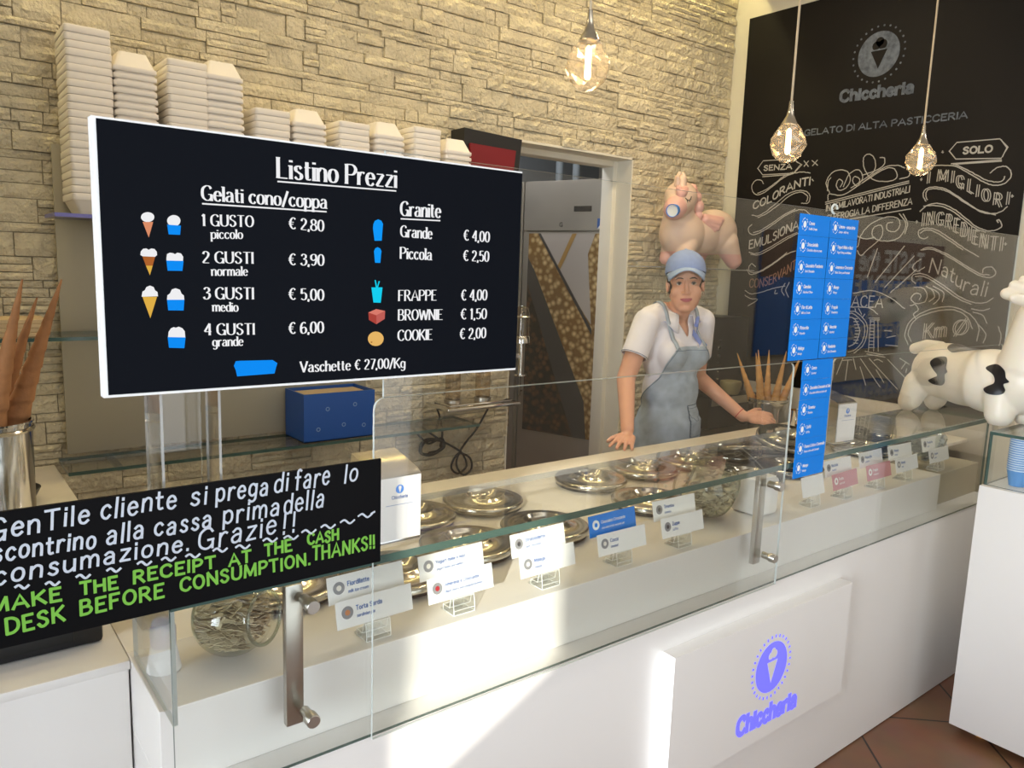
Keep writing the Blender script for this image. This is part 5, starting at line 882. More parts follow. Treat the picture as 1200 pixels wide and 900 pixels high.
put_cone(cone_mesh(.33, .027, M['wafer']), (3.375, 2.04, .91), (3.50, 1.96, 1.195), 'single wafer cone leaning right behind the slim napkin dispenser', 'single cone')
# side table with machine
t = thing('side_table', 'steel topped side table with white front in the back right corner', 'table', (3.7, 2.6, 0))
b = MB(); b.box(3.36, 4.02, 2.29, 3.05, .715, .744, bev=.002); b.build('top', M['steel'], t, 30)
b = MB(); b.box(3.40, 4.0, 2.32, 3.04, .004, .715, bev=.002); b.build('cabinet', M['white_lam'], t, 30)
t = thing('drinks_machine', 'dark drinks machine with a column of chrome buttons in the corner', 'machine', (3.8, 2.85, .745))
b = MB(); b.box(3.52, 3.98, 2.68, 3.03, .745, .93, bev=.006); b.box(3.62, 3.98, 2.78, 3.03, .93, 1.375, bev=.008); b.build('case', M['black'], t, 30)
for k in range(6):
    b = MB(); b.lathe([(0, .010), (.009, .009), (.010, 0)], (3.70, 2.779, 1.02+k*.045), 12, M=Matrix.Rotation(radians(90), 3, 'X')); b.build('button', M['chrome'], t, 40)
b = MB(); b.lathe([(0, 0), (.05, 0), (.065, .06), (.06, .075), (0, .08)], (3.78, 2.735, .931), 24); b.build('container', M['beige'], t, 50)
b = MB(); b.box(3.54, 3.95, 2.676, 2.682, .88, .925, bev=.002); b.build('drip_tray', M['steel'], t, 30)

# ---------------------------------------------------------------- storage room: fridges
A_ = Vector((-.32, .95, 0)).normalized(); B_ = Vector((.95, .32, 0)).normalized()
def fridge(origin, label):
    t = thing('steel_fridge', label, 'fridge', tuple(origin), 'steel fridges in the storage room'); O = Vector(origin)
    f = lambda u, v, w_: O+A_*u+B_*w_+Vector((0, 0, v))
    b = MB(); b.prism([(.0, .08), (.64, .08), (.64, 2.20), (0, 2.20)], lambda u, v, w_: f(u, v, w_+.03), .66, 0); b.build('body', M['fridge'], t)
    b = MB(); b.prism([(.01, 1.875), (.63, 1.875), (.63, 2.19), (.01, 2.19)], f, .03, 0)
    b.poly([(.12, 1.995), (.25, 1.995), (.25, 2.03), (.12, 2.03)], lambda u, v, w_: f(u, v, -.001), 1)
    b.quads(lettering('G', (.33, 1.90), (.352, 1.90), .025, 'chalk', .005), lambda u, v, w_: f(.682-u, v, -.001), 1)
    b.poly([(.02, 1.885), (.075, 1.885), (.075, 1.95), (.02, 1.95)], lambda u, v, w_: f(u, v, -.001), 2)
    b.poly([(.02, 1.95), (.075, 1.885), (.075, 1.95)], lambda u, v, w_: f(u, v, -.002), 3)
    b.build('top_panel', [M['fridge'], M['rubber'], M['paper'], M['ink']], t)
    # door with its printed picture: nuts, cocoa, dark and pale bands
    b = MB(); b.prism([(.01, .12), (.63, .12), (.63, 1.865), (.01, 1.865)], f, .03, 0)
    def uv(px, py): return (.045+(703-px)*.0067, 1.855-(py-277)*.00566)
    def pp(P, mi, d): b.poly([uv(*p) for p in P], lambda u, v, w_: f(u, v, -d), mi)
    pp([(622, 277), (703, 277), (703, 515), (622, 515)], 1, .001)
    pp([(622, 325), (690, 515), (622, 515)], 2, .002)
    pp([(622, 305), (630, 320), (693, 470), (697, 515), (682, 515), (622, 335)], 3, .003)
    pp([(633, 277), (697, 277), (690, 300), (697, 380), (660, 325)], 4, .002)
    pp([(672, 277), (677, 277), (660, 318), (657, 314)], 5, .003); pp([(633, 277), (636, 277), (698, 385), (698, 392)], 3, .003)
    b.build('door', [M['fridge'], M['nuts'], M['beans'], mat('dark_band', '#3b3a3c', .4), mat('pale_print', '#b9b2ab', .5), mat('golden_stick', '#b08a4a', .5)], t)
    b = MB(); b.tube([f(.60, .75, -.04), f(.60, 1.35, -.04)], .011, 10); b.tube([f(.60, .78, 0), f(.60, .78, -.04)], .008, 8); b.tube([f(.60, 1.32, 0), f(.60, 1.32, -.04)], .008, 8); b.build('handle', M['chrome'], t, 60)
    for u in (.05, .59):
        for w_ in (.08, .64):
            b = MB(); p = f(u, 0, w_); b.lathe([(0, 0), (.022, 0), (.022, .08), (0, .08)], p, 12); b.build('foot', M['black'], t, 40)
    return t
F0 = Vector((3.51, 3.55, 0)); fr = fridge(F0, 'nearer steel fridge with nut and cocoa pictures on its door, through the doorway')
dup(fr, tuple(F0+A_*.66), 'further steel fridge mostly hidden behind the screen and door edge', 'steel fridges in the storage room')
b = MB(); p = F0+A_*.02+B_*.25; b.lathe([(0, 0), (.13, 0), (.15, .03), (.15, .12), (.12, .16), (0, .17)], (p.x, p.y, 2.202), 28); tag(b.build('round_tin', M['beige'], None, 50), 'round olive tin on top of the nearer fridge', 'tin')
for x in (4.02, 4.02):
    pass
for i, d in enumerate((.0, .14)):
    q = F0+A_*(.66-d)+B_*.5; b = MB(); b.tube([(q.x, q.y, 2.205), (q.x, q.y, 3.49)], .03, 12); tag(b.build('grey_pipe', mat('pipe_grey', '#7d8588', .4), None, 60), ('left' if i == 0 else 'right')+' grey pipe rising behind the fridge top', 'pipe')

# ---------------------------------------------------------------- kiosk at the right with cups
kx0, kx1, ky0, ky1 = 2.88, 3.95, .42, 1.032
t = thing('white_kiosk', 'white cabinet standing in front of the right end of the counter', 'cabinet', (3.4, .75, 0))
b = MB(); b.box(kx0, kx1, ky0, ky1, .035, .93, bev=.002); b.build('body', M['white_lam'], t, 30)
for x in (2.96, 3.86):
    for y in (.5, .95):
        b = MB(); b.lathe([(0, 0), (.02, 0), (.02, .035), (0, .035)], (x, y, 0), 16); b.build('foot', mat('amber_foot', '#c98a2c', .4), t, 40)
t = thing('glass_case', 'low clear glass case on top of the white cabinet', 'glass case', (3.4, .75, .93))
gx0, gy1 = 2.905, 1.028
def gbox(n, *a): b = MB(); b.box(*a); b.build(n, GS, t)
b = MB(); b.box(gx0, gx0+.008, ky0+.01, gy1, .9305, 1.108, mats=[1, 1, 1, 1, 0, 0]); b.build('side_pane', GS, t)
b = MB(); b.box(gx0+.0085, kx1-.01, gy1-.008, gy1, .9305, 1.108, mats=[1, 1, 0, 0, 1, 1]); b.build('back_pane', GS, t)
b = MB(); b.box(gx0+.0085, kx1-.01, ky0+.01, ky0+.018, .9305, 1.108, mats=[1, 1, 0, 0, 1, 1]); b.build('front_pane', GS, t)
b = MB(); b.box(gx0, kx1-.01, ky0+.01, gy1, 1.1085, 1.1185, mats=[0, 0, 1, 1, 1, 1]); b.build('top_pane', GS, t)
def cup_mesh():
    b = MB(); b.lathe([(0, 0), (.024, 0), (.0345, .055), (.036, .0555), (.0365, .058), (.036, .0595), (.0335, .0595), (.0232, .003), (0, .003)], (0, 0, 0), 28)
    me = bpy.data.meshes.new('paper_cup'); me.from_pydata([tuple(v) for v in b.v], [], b.f)
    me.materials.append(M['stripe']); me.materials.append(M['cup_blue']); me.polygons.foreach_set('material_index', [1 if k % 2 else 0 for f in range(8) for k in [0 if f in (2, 3, 4) else 1]*28])
    me.polygons.foreach_set('use_smooth', [True]*len(me.polygons)); me.set_sharp_from_angle(angle=radians(40)); return me
M['cup_blue'] = mat('cup_blue', '#5d97d6', .5)
CUP = cup_mesh()
for (x, y, nm, n) in ((2.99, .955, 'left', 15), (3.10, .90, 'right', 14)):
    for k in range(n):
        o = bpy.data.objects.new('paper_cup', CUP); COL.objects.link(o); o.location = (x, y, .9312+k*.0078)
        tag(o, 'blue and white paper cup within the %s stack in the glass case' % nm, 'cup', 'paper cups in the %s stack' % nm)
    o['label'] = 'topmost blue and white paper cup of the %s stack in the glass case' % nm

# ---------------------------------------------------------------- blue banner on the street wall, seen as a reflection
b = MB(); b.box(4.75, 7.6, -.896, -.88, 1.05, 1.95)
f = lambda u, v, w_: (-u, -.8785+w_, v)
b.poly([(-7.6, 1.62), (-4.75, 1.62), (-4.75, 1.95), (-7.6, 1.95)], lambda u, v, w_: (-u, -.879, v), 1)
b.quads(lettering('TASTE the', (-7.2, 1.70), (-6.1, 1.70), .16, 'chalk', .035), f, 2); b.quads(lettering('DIFFERENCE', (-7.2, 1.50), (-6.05, 1.50), .15, 'chalk', .03), f, 2)
b.quads(lettering('ASSAGGIA', (-7.2, 1.30), (-6.3, 1.30), .11, 'chalk', .022), f, 2); b.quads(lettering('LA DIFFERENZA', (-7.2, 1.14), (-5.9, 1.14), .10, 'chalk', .02), f, 2)
tag(b.build('wall_banner', [mat('banner_blue', '#3f86ea', .5), mat('banner_brown', '#8d7268', .5), mat('banner_grey', '#e3e6ea', .5)]), 'blue banner about tasting the difference, mirrored in the long clear pane', 'banner')

# ---------------------------------------------------------------- inflatable cow
def frame(P0, ax, side=None):
    ax = Vector(ax).normalized(); sd = Vector((-ax.y, ax.x, 0)); P0 = Vector(P0)
    return lambda a, s, z: P0+ax*a+sd*s+Vector((0, 0, z))
cow_root = (3.20, 1.228, 1.0955)
cow = thing('inflatable_cow', 'large white inflatable toy cow with black patches on the glass at the right', 'toy cow', cow_root)
Q = frame((3.20, 1.228, 0), (-.14, -.38, 0))       # a along the body (head +), s to its left
axr = Vector((-.14, -.38, 0)).normalized(); sdr = Vector((-axr.y, axr.x, 0))
RB = Matrix((axr, sdr, Vector((0, 0, 1)))).transposed()
prims = [('e', Q(-.10, 0, 1.272), (.145, .112, .112), RB), ('e', Q(.10, 0, 1.262), (.15, .115, .120), RB), ('e', Q(.22, 0, 1.275), (.11, .105, .115), RB), ('e', Q(.0, 0, 1.262), (.2, .108, .112), RB)]
for s_ in (-1, 1):
    prims += [('l', Q(-.185, .055*s_, 1.21), .055, Q(-.205, .065*s_, 1.145), .045), ('l', Q(-.205, .065*s_, 1.145), .045, Q(-.212, .068*s_, 1.134), .040),
              ('l', Q(.19, .058*s_, 1.23), .06, Q(.20, .066*s_, 1.16), .050), ('l', Q(.20, .066*s_, 1.17), .05, Q(.20, .066*s_, 1.158), .040)]
prims += [('l', Q(.235, 0, 1.33), .10, Q(.255, 0, 1.50), .078), ('e', Q(.30, 0, 1.53), (.10, .075, .07), RB), ('e', Q(.385, 0, 1.50), (.06, .058, .052), RB)]
for s_ in (-1, 1): prims.append(('l', Q(.26, .06*s_, 1.56), .022, Q(.25, .13*s_, 1.575), .018))
# flat feet: clip by shaping zones after the skin
cobj, cbv = skin_obj('body', prims, .0055, [M['rub_white'], M['rub_black']], cow, 10)
me = cobj.data
for v in me.vertices:
    wz = v.co.z+cow_root[2]
    lim = 1.0953 if v.co.to_2d().dot(axr.to_2d()) < .02 else 1.119
    if wz < lim+.004: v.co.z = lim-cow_root[2]+max(0, (wz-lim))*.3
def inpoly(x, y, P):
    r = False; n = len(P)
    for i in range(n):
        (x1, y1), (x2, y2) = P[i], P[i-1]
        if (y1 > y) != (y2 > y) and x < (x2-x1)*(y-y1)/(y2-y1)+x1: r = not r
    return r
PA = crom([(-.09, 1.31), (-.076, 1.33), (-.045, 1.337), (-.024, 1.321), (-.015, 1.296), (-.004, 1.284), (-.013, 1.271), (-.01, 1.244), (-.027, 1.228), (-.067, 1.226), (-.088, 1.238), (-.065, 1.253), (-.049, 1.264), (-.069, 1.285), (-.09, 1.31)], 5)
PB = crom([(.147, 1.318), (.166, 1.335), (.2, 1.335), (.226, 1.32), (.237, 1.296), (.25, 1.283), (.233, 1.272), (.24, 1.251), (.224, 1.233), (.186, 1.231), (.16, 1.244), (.177, 1.258), (.195, 1.272), (.187, 1.294), (.147, 1.318)], 5)
def decal(name, P, axes, bv, off, m, parent, step=.004):
    """patch hugging a skin: outline P in (a, z), shot along -normal onto the skin"""
    u0, u1 = min(p[0] for p in P), max(p[0] for p in P); v0, v1 = min(p[1] for p in P), max(p[1] for p in P)
    bm_ = bmesh.new(); vs = [bm_.verts.new((p[0], p[1], 0)) for p in P[:-1]]; bm_.faces.new(vs)
    k = u0+step
    while k < u1:
        bmesh.ops.bisect_plane(bm_, geom=bm_.verts[:]+bm_.edges[:]+bm_.faces[:], plane_co=(k, 0, 0), plane_no=(1, 0, 0)); k += step
    k = v0+step
    while k < v1:
        bmesh.ops.bisect_plane(bm_, geom=bm_.verts[:]+bm_.edges[:]+bm_.faces[:], plane_co=(0, k, 0), plane_no=(0, 1, 0)); k += step
    fn, dr_ = axes; b = MB(); bm_.verts.ensure_lookup_table(); pos = []
    for v in bm_.verts:
        p = fn(v.co.x, v.co.y); h = bv.ray_cast(p, dr_)
        pos.append(h[0]-dr_*off+h[1]*off*.3 if h[0] is not None else p+dr_*.3)
    for i, v in enumerate(bm_.verts): v.co = pos[i]
    bmesh.ops.triangulate(bm_, faces=bm_.faces[:]); b.bm(bm_, 0); bm_.free()
    return b.build(name, m, parent, 60)
sd = Vector((-axr.y, axr.x, 0))
# the viewer sees the flank whose outward side points to -x
flank = -1 if sd.x > 0 else 1
fn = lambda a, z: Q(a, .4*flank, z)
for P in (PA, PB): decal('patch', P, (fn, -sd*flank), cbv, .0016, M['rub_black'], cow)
TP = crom([(-.06, -.05), (-.02, -.06), (.03, -.035), (.05, .0), (.02, .045), (-.04, .05), (-.07, .0), (-.06, -.05)], 5)
decal('patch', TP, (lambda a, z: Q(a-.01, z, 1.6), Vector((0, 0, -1))), cbv, .0016, M['rub_black'], cow)
o, _ = skin_obj('tail', [('l', Q(-.145, .0, 1.368), .019, Q(-.21, -.005, 1.368), .020), ('l', Q(-.21, -.005, 1.368), .02, Q(-.262, -.01, 1.345), .024)], .004, M['rub_white'], cow, 5)
o, _ = skin_obj('topknot', [('l', Q(.25, -.0, 1.575), .026, Q(.165, -.03, 1.618), .019), ('l', Q(.25, 0, 1.58), .024, Q(.175, .0, 1.638), .018), ('l', Q(.25, 0, 1.565), .026, Q(.15, -.045, 1.588), .021), ('l', Q(.25, 0, 1.585), .024, Q(.19, .035, 1.642), .017)], .004, M['rub_white'], cow, 4)
for s_ in (-1, 1):
    b = MB(); b.ell(Q(.36, .058*s_, 1.545), (.012, .012, .012)); b.build('eye', M['rub_black'], cow, 60)

# ---------------------------------------------------------------- unicorn on its small glass shelf
shelf(1.655, 3.18, 4.02, 'small glass shelf in the corner carrying the pink unicorn', M['soft_edge'], 2.80, 3.04, (.5,), .006)
ur = (3.55, 2.92, 1.655); uni = thing('inflatable_unicorn', 'pale pink inflatable toy unicorn on a glass shelf beside the chalkboard', 'toy unicorn', ur)
V = lambda x, z, y=2.92: Vector((x, y, z))
prims = [('e', V(3.48, 1.845), (.15, .115, .138)), ('e', V(3.755, 1.868), (.165, .12, .132)), ('e', V(3.62, 1.85), (.2, .11, .125)),
         ('l', V(3.44, 1.90), .095, V(3.42, 2.02, 2.90), .075), ('e', V(3.405, 2.035, 2.885), (.10, .085, .092)), ('l', V(3.39, 2.01, 2.875), .08, V(3.305, 1.965, 2.84), .06),
         ('l', V(3.46, 1.78, 2.86), .058, V(3.40, 1.705, 2.845), .040), ('l', V(3.46, 1.78, 2.97), .058, V(3.42, 1.705, 2.975), .040),
         ('l', V(3.80, 1.81, 2.86), .075, V(3.862, 1.705, 2.84), .048), ('l', V(3.72, 1.80, 2.97), .06, V(3.70, 1.70, 2.98), .042), ('l', V(3.865, 1.87), .03, V(3.885, 1.935), .022)]
def uzone(c, n):
    if c.z < 1.742: return 1
    if (c-Vector((3.30, 2.835, 1.968))).length < .068: return 1
    return 0
uo, ubv = skin_obj('body', prims, .0055, [M['uni'], M['uni_pink']], uni, 9, uzone)
for v in uo.data.vertices:
    if v.co.z < .006: v.co.z = .0008+max(0, v.co.z)*.2
o, _ = skin_obj('mane', [('l', V(3.345, 2.055, 2.84), .026, V(3.32, 2.075, 2.83), .018), ('l', V(3.37, 2.07, 2.84), .03, V(3.335, 2.05, 2.825), .03), ('e', V(3.465, 2.085, 2.86), (.034, .03, .032)), ('e', V(3.50, 2.045, 2.855), (.034, .03, .034)), ('e', V(3.52, 1.995, 2.85), (.033, .03, .038)), ('e', V(3.525, 1.945, 2.85), (.026, .026, .03))], .004, M['uni_pink'], uni, 6)
for y, dx, h in ((2.85, -.02, .065), (2.92, .03, .08)):
    o, _ = skin_obj('ear', [('l', V(3.385+dx, 2.095, y), .028, V(3.39+dx, 2.095+h*.6, y), .024), ('l', V(3.39+dx, 2.095+h*.6, y), .024, V(3.392+dx, 2.095+h, y), .009)], .0035, M['uni'], uni, 4)
o, _ = skin_obj('horn', [('l', V(3.345, 2.10, 2.86), .022, V(3.33, 2.135, 2.85), .010)], .003, M['uni'], uni, 3)
o, _ = skin_obj('wing', [('l', V(3.57, 1.925, 2.835), .026, V(3.66, 1.91, 2.815), .024), ('l', V(3.59, 1.905, 2.832), .024, V(3.65, 1.885, 2.815), .020), ('l', V(3.57, 1.94, 2.84), .02, V(3.69, 1.932, 2.82), .020), ('l', V(3.60, 1.885, 2.832), .018, V(3.63, 1.872, 2.82), .016)], .0035, M['uni_pink'], uni, 4)
b = MB()
P = [(3.385, 2.025), (3.398, 2.015), (3.415, 2.016), (3.428, 2.028), (3.433, 2.037)]
pts = []
for x, z in crom(P, 4):
    h = ubv.ray_cast(Vector((x-.15, 2.5, z)), Vector((.34, .94, 0)).normalized()); pts.append(h[0]+h[1]*.001 if h[0] is not None else Vector((x, 2.82, z)))
b.tube(pts, .0028, 6)
for k in (4, 9, 13): b.tube([pts[k], pts[k]+Vector((-.004, -.004, -.012))], .0018, 5)
b.build('closed_eye', M['rub_black'], uni, 60)
Mc = Vector((-.93, -.30, -.16)).normalized(); q = Mc.to_track_quat('Z', 'Y').to_matrix()
b = MB(); c = Vector((3.262, 2.805, 1.955)); b.lathe([(.031, -.012), (.034, .022), (.035, .024), (.032, .024), (.0315, .020)], c, 28, 0, M=q); b.lathe([(.0315, .020), (0, .018)], c, 28, 1, M=q)
tag(b.build('paper_cup', [M['blue'], M['paper']], None, 50), 'blue paper cup with white base stuck on the unicorn muzzle', 'cup')

# ---------------------------------------------------------------- the shop assistant
wr = (2.88, 2.43, 0)
wm = thing('person', 'woman in blue cap, white polo and denim apron leaning on the counter', 'person', wr)
F = Vector((-.10, -.995, 0)).normalized(); L_ = Vector((.995, -.10, 0)).normalized()      # chest direction, her left
T = lambda l, f, z: Vector((2.875, 2.43, z))+L_*l+F*f
RT = Matrix((L_, F, Vector((0, 0, 1)))).transposed()
hf = Vector((-.73, -.683, 0)).normalized(); hl = Vector((.683, -.73, 0)).normalized()
HC = Vector((2.872, 2.372, 1.580)); hu = (Vector((0, 0, 1))+hl*-.05+hf*.03).normalized(); hl2 = hl-hu*hl.dot(hu); hl2.normalize(); hf2 = (hf-hu*hf.dot(hu)).normalized()
S_ = 1.04
Hd = lambda l, f, u: HC+(hl2*l+hf2*f+hu*u)*S_
RH = Matrix((hl2, hf2, hu)).transposed()
shR, elR, wrR = T(-.180, .01, 1.395), Vector((2.568, 2.43, 1.135)), Vector((2.442, 2.285, .935))
shL, elL, wrL = T(.180, .01, 1.395), Vector((3.165, 2.50, 1.10)), Vector((3.245, 2.262, .925))
body = [('e', T(0, 0, 1.25), (.158, .10, .17), RT), ('e', T(0, .0, 1.06), (.135, .098, .15), RT), ('e', T(0, 0, .92), (.15, .11, .14), RT),
        ('l', T(-.15, 0, 1.405), .05, T(.15, 0, 1.405), .05), ('l', T(0, -.01, 1.36), .075, T(0, .0, 1.44), .054), ('l', T(0, -.005, 1.40), .055, Hd(0, -.015, -.075), .053)]
for s_ in (-1, 1): body += [('e', T(.072*s_, .068, 1.245), (.066, .058, .068), RT), ('l', T(.06*s_, -.01, 1.45), .036, T(.15*s_, -.0, 1.412), .047),
                            ('l', T(.075*s_, 0, .86), .074, T(.08*s_, .01, .48), .052), ('l', T(.09*s_, .01, .48), .055, T(.09*s_, -.01, .09), .036), ('l', T(.09*s_, -.03, .045), .035, T(.095*s_, .12, .03), .028)]
arms = [('l', shR, .052, elR, .043), ('l', elR, .043, wrR, .029), ('l', shL, .052, elL, .043), ('l', elL, .043, wrL, .029)]
def hand(w, d, n, sgn, k=1.0, spread=.16, curl=(0, 0)):
    """palm, four jointed fingers and a side thumb. w wrist, d direction, n back-of-hand normal, sgn thumb side"""
    d = d.normalized(); n = (n-d*n.dot(d)).normalized(); s_ = d.cross(n)*sgn; P = []
    P.append(('l', w, .025*k, w+d*.03*k, .021*k))
    for i in range(4):
        o_ = (.033-.022*i)*k; P.append(('l', w+d*.015*k+s_*o_*.7, .015*k, w+d*.082*k+s_*o_, .0115*k))
    for i, Lf in enumerate((.070, .078, .072, .056)):
        o_ = (.033-.022*i)*k; a = spread*(1.5-i)/1.5; dd = (d+s_*a).normalized()
        b0 = w+d*.085*k+s_*o_; c1, c2 = curl
        m1 = b0+(dd*cos(c1)-n*sin(c1))*Lf*.5*k; m2 = m1+(dd*cos(c1+c2)-n*sin(c1+c2))*Lf*.3*k; m3 = m2+(dd*cos(c1+2*c2)-n*sin(c1+2*c2))*Lf*.22*k
        P += [('l', b0, .0095*k, m1, .0086*k), ('l', m1, .0086*k, m2, .0078*k), ('l', m2, .0078*k, m3, .0068*k)]
    t0 = w+d*.022*k+s_*.026*k; t1 = t0+(d*.7+s_*.75-n*.15).normalized()*.042*k; t2 = t1+(d*.9+s_*.35-n*.2).normalized()*.032*k
    P += [('l', t0, .0155*k, t1, .011*k), ('l', t1, .011*k, t2, .0082*k)]
    return P
# right hand spread flat on the counter edge, left hand lightly curled
hR = hand(Vector((2.43, 2.272, .912)), Vector((-.80, -.55, -.10)), Vector((-.05, -.15, 1)), 1, 1.02, .2, (.02, .10))
hLft = hand(Vector((3.262, 2.245, .925)), Vector((.70, -.55, -.04)), Vector((-.35, -.55, .85)), -1, 1.02, .16, (.28, .40))
head = [('e', Hd(0, -.012, .035), (.076*S_, .094*S_, .095*S_), RH), ('e', Hd(0, .026, -.052), (.065*S_, .062*S_, .084*S_), RH), ('e', Hd(0, .062, -.112), (.025*S_, .02*S_, .018*S_), RH),
        ('l', Hd(-.05, .0, -.06), .022, Hd(-.015, .055, -.112), .018), ('l', Hd(.05, .0, -.06), .022, Hd(.015, .055, -.112), .018),
        ('l', Hd(0, .078, .012), .0075, Hd(0, .100, -.036), .0105), ('e', Hd(0, .098, -.042), (.012, .011, .009), RH),
        ('e', Hd(0, .0835, -.071), (.025, .009, .0062), RH), ('e', Hd(0, .083, -.0795), (.021, .0095, .0065), RH), ('e', Hd(0, .071, -.075), (.03, .016, .022), RH)]
for s_ in (-1, 1): head += [('e', Hd(.036*s_, .05, -.04), (.033, .030, .032), RH), ('e', Hd(.0115*s_, .089, -.043), (.0085, .009, .0075), RH), ('e', Hd(.03*s_, .074, .021), (.026, .011, .010), RH),
                            ('e', Hd(.077*s_, -.008, -.012), (.010, .018, .029), RH), ('e', Hd(.078*s_, -.004, -.034), (.009, .010, .010), RH)]
def lipzone(c, n):
    d = c-HC; l, f, u = d.dot(hl2)/S_, d.dot(hf2)/S_, d.dot(hu)/S_
    if f > .072 and (l/.0265)**2+((u+.0748-abs(l)*.16)/.0078)**2 < 1: return 1
    return 0
skin_o, sbv = skin_obj('body', body+arms+hR+hLft+head, .0042, [M['skin'], M['lips']], wm, 4, lipzone)
# eyes, brows, lashes
for s_ in (-1, 1):
    b = MB(); c = Hd(.0315*s_, .0672, -.001); b.ell(c, (.0120, .0118, .0092), 0, 20, RH); q = (hf2*1).to_track_quat('Z', 'Y').to_matrix()
    b.lathe([(.0068, .0105), (.0050, .0121), (0, .0127)], c, 16, 1, M=q); b.build('eye', [M['eyew'], M['iris']], wm, 60)
    def on_face(l, u, off):
        p = Hd(l, .2, u); h = sbv.ray_cast(p, -hf2); return (h[0] if h[0] is not None else Hd(l, .08, u))+hf2*off
    b = MB(); b.tube([on_face(s_*x, z, .001) for x, z in ((.014, .0195), (.024, .023), (.036, .023), (.047, .017))], [.0018, .0034, .0031, .0014], 6); b.build('eyebrow', M['hair'], wm, 60)
    b = MB(); b.tube([c+(hl2*x*s_+hu*z+hf2*.0110) for x, z in ((-.0118, .0012), (-.005, .0058), (.003, .0062), (.0122, .0018))], [.0010, .0024, .0024, .0012], 6); b.build('eyelash', M['hair'], wm, 60)
    b = MB(); b.tube([Hd(.081*s_+.004*cos(k*pi/8)*s_, -.0, -.052+.009*sin(k*pi/8)) for k in range(17)], .0016, 6); b.build('earring', M['gold'], wm, 60)
# hair: under the cap, in front of the ears and tied behind
hp = [('e', Hd(0, -.03, .012), (.081*S_, .088*S_, .082*S_), RH), ('l', Hd(.0, -.105, -.01), .035, Hd(.0, -.115, -.075), .022)]
for s_ in (-1, 1): hp += [('l', Hd(.073*s_, .022, .035), .010, Hd(.0775*s_, .012, .004), .006), ('l', Hd(.06*s_, -.05, -.03), .022, Hd(.04*s_, -.07, -.07), .018)]
skin_obj('hair', hp, .004, M['hair'], wm, 3)
# cap: crown, brim, button, seams
cp = [('e', Hd(0, -.012, .062), (.0865*S_, .104*S_, .082*S_), RH), ('e', Hd(0, -.012, .05), (.0885*S_, .106*S_, .06*S_), RH)]
me = skin(cp, .004, 4)
bm_ = bmesh.new(); bm_.from_mesh(me); bmesh.ops.bisect_plane(bm_, geom=bm_.verts[:]+bm_.edges[:]+bm_.faces[:], plane_co=Hd(0, .09, .060), plane_no=(hu*1+hf2*-.24).normalized(), clear_inner=True)
b = MB(); b.bm(bm_); bm_.free(); cr = b.build('cap', M['cap'], wm, 60)
cr.modifiers.new('thick', 'SOLIDIFY').thickness = -.003
b = MB(); rows = []
for j in range(7):
    g = j/6; row = []
    for i in range(25):
        t_ = -1+2*i/24; l = .082*t_*(1-.10*g); f = .096*sqrt(max(0, 1-(t_*.93)**2))-.012+g*(.060*(1-.35*t_*t_)); u = .068-g*.012-.034*t_*t_*(.9+.5*g)
        row.append(Hd(l, f, u))
    rows.append(row)
vs = [p for r in rows for p in r]; b.add(vs, [(j*25+i, j*25+i+1, (j+1)*25+i+1, (j+1)*25+i) for j in range(6) for i in range(24)])
o = b.build('cap_brim', M['cap_brim'], wm, 60); o.modifiers.new('thick', 'SOLIDIFY').thickness = .004
b = MB(); b.ell(Hd(0, -.012, .147), (.007, .007, .004)); b.build('cap_button', M['cap_brim'], wm, 60)
# polo shirt
shirt = [('e', T(0, 0, 1.25), (.168, .110, .178), RT), ('e', T(0, 0, 1.06), (.148, .110, .16), RT), ('e', T(0, 0, .93), (.158, .118, .12), RT), ('l', T(-.15, 0, 1.405), .058, T(.15, 0, 1.405), .058), ('l', T(0, -.01, 1.36), .085, T(0, -.008, 1.445), .062)]
for s_ in (-1, 1): shirt += [('e', T(.072*s_, .068, 1.245), (.075, .067, .077), RT), ('l', T(.06*s_, -.01, 1.45), .042, T(.15*s_, 0, 1.414), .055)]
for a, e in ((shR, elR), (shL, elL)): shirt.append(('l', a, .062, a+(e-a)*.62, .062))
pm = skin(shirt, .006, 5)
bm_ = bmesh.new(); bm_.from_mesh(pm)
G_ = lambda: bm_.verts[:]+bm_.edges[:]+bm_.faces[:]
# open neck: a V cut at the front, sleeves open at the cuffs
kill = []
for f_ in bm_.faces:
    c = f_.calc_center_median(); d = c-Vector((2.875, 2.43, 0)); l, ff, z = d.dot(L_), d.dot(F), c.z
    if z > 1.45 and abs(l) < .075: kill.append(f_)
    elif ff > .02 and z > 1.30 and abs(l) < max(0, (z-1.318))*.42: kill.append(f_)
    else:
        for a, e in ((shR, elR), (shL, elL)):
            ad = (e-a).normalized(); t_ = (c-a).dot(ad)
            if t_ > (e-a).length*.60+.003 and (c-(a+ad*t_)).length < .08: kill.append(f_); break
bmesh.ops.delete(bm_, geom=list(set(kill)), context='FACES')
for _ in range(14):                                    # even out the cut edges of neck and cuffs
    bv_ = {}
    for e_ in bm_.edges:
        if len(e_.link_faces) == 1:
            for v_, o_ in ((e_.verts[0], e_.verts[1]), (e_.verts[1], e_.verts[0])): bv_.setdefault(v_, []).append(o_.co.copy())
    for v_, c_ in bv_.items(): v_.co = v_.co*.5+sum(c_, Vector())/len(c_)*.5
b = MB(); b.bm(bm_); bm_.free(); po = b.build('polo_shirt', M['polo'], wm, 60); po.modifiers.new('thick', 'SOLIDIFY').thickness = .002
pbv = BVHTree.FromPolygons([v.co.copy() for v in pm.vertices], [tuple(p.vertices) for p in pm.polygons])
def on_shirt(l, f0, z, off):
    """nearest point of the shirt from outside"""
    p = T(l, f0, z); h = pbv.find_nearest(p); return h[0]+h[1]*off
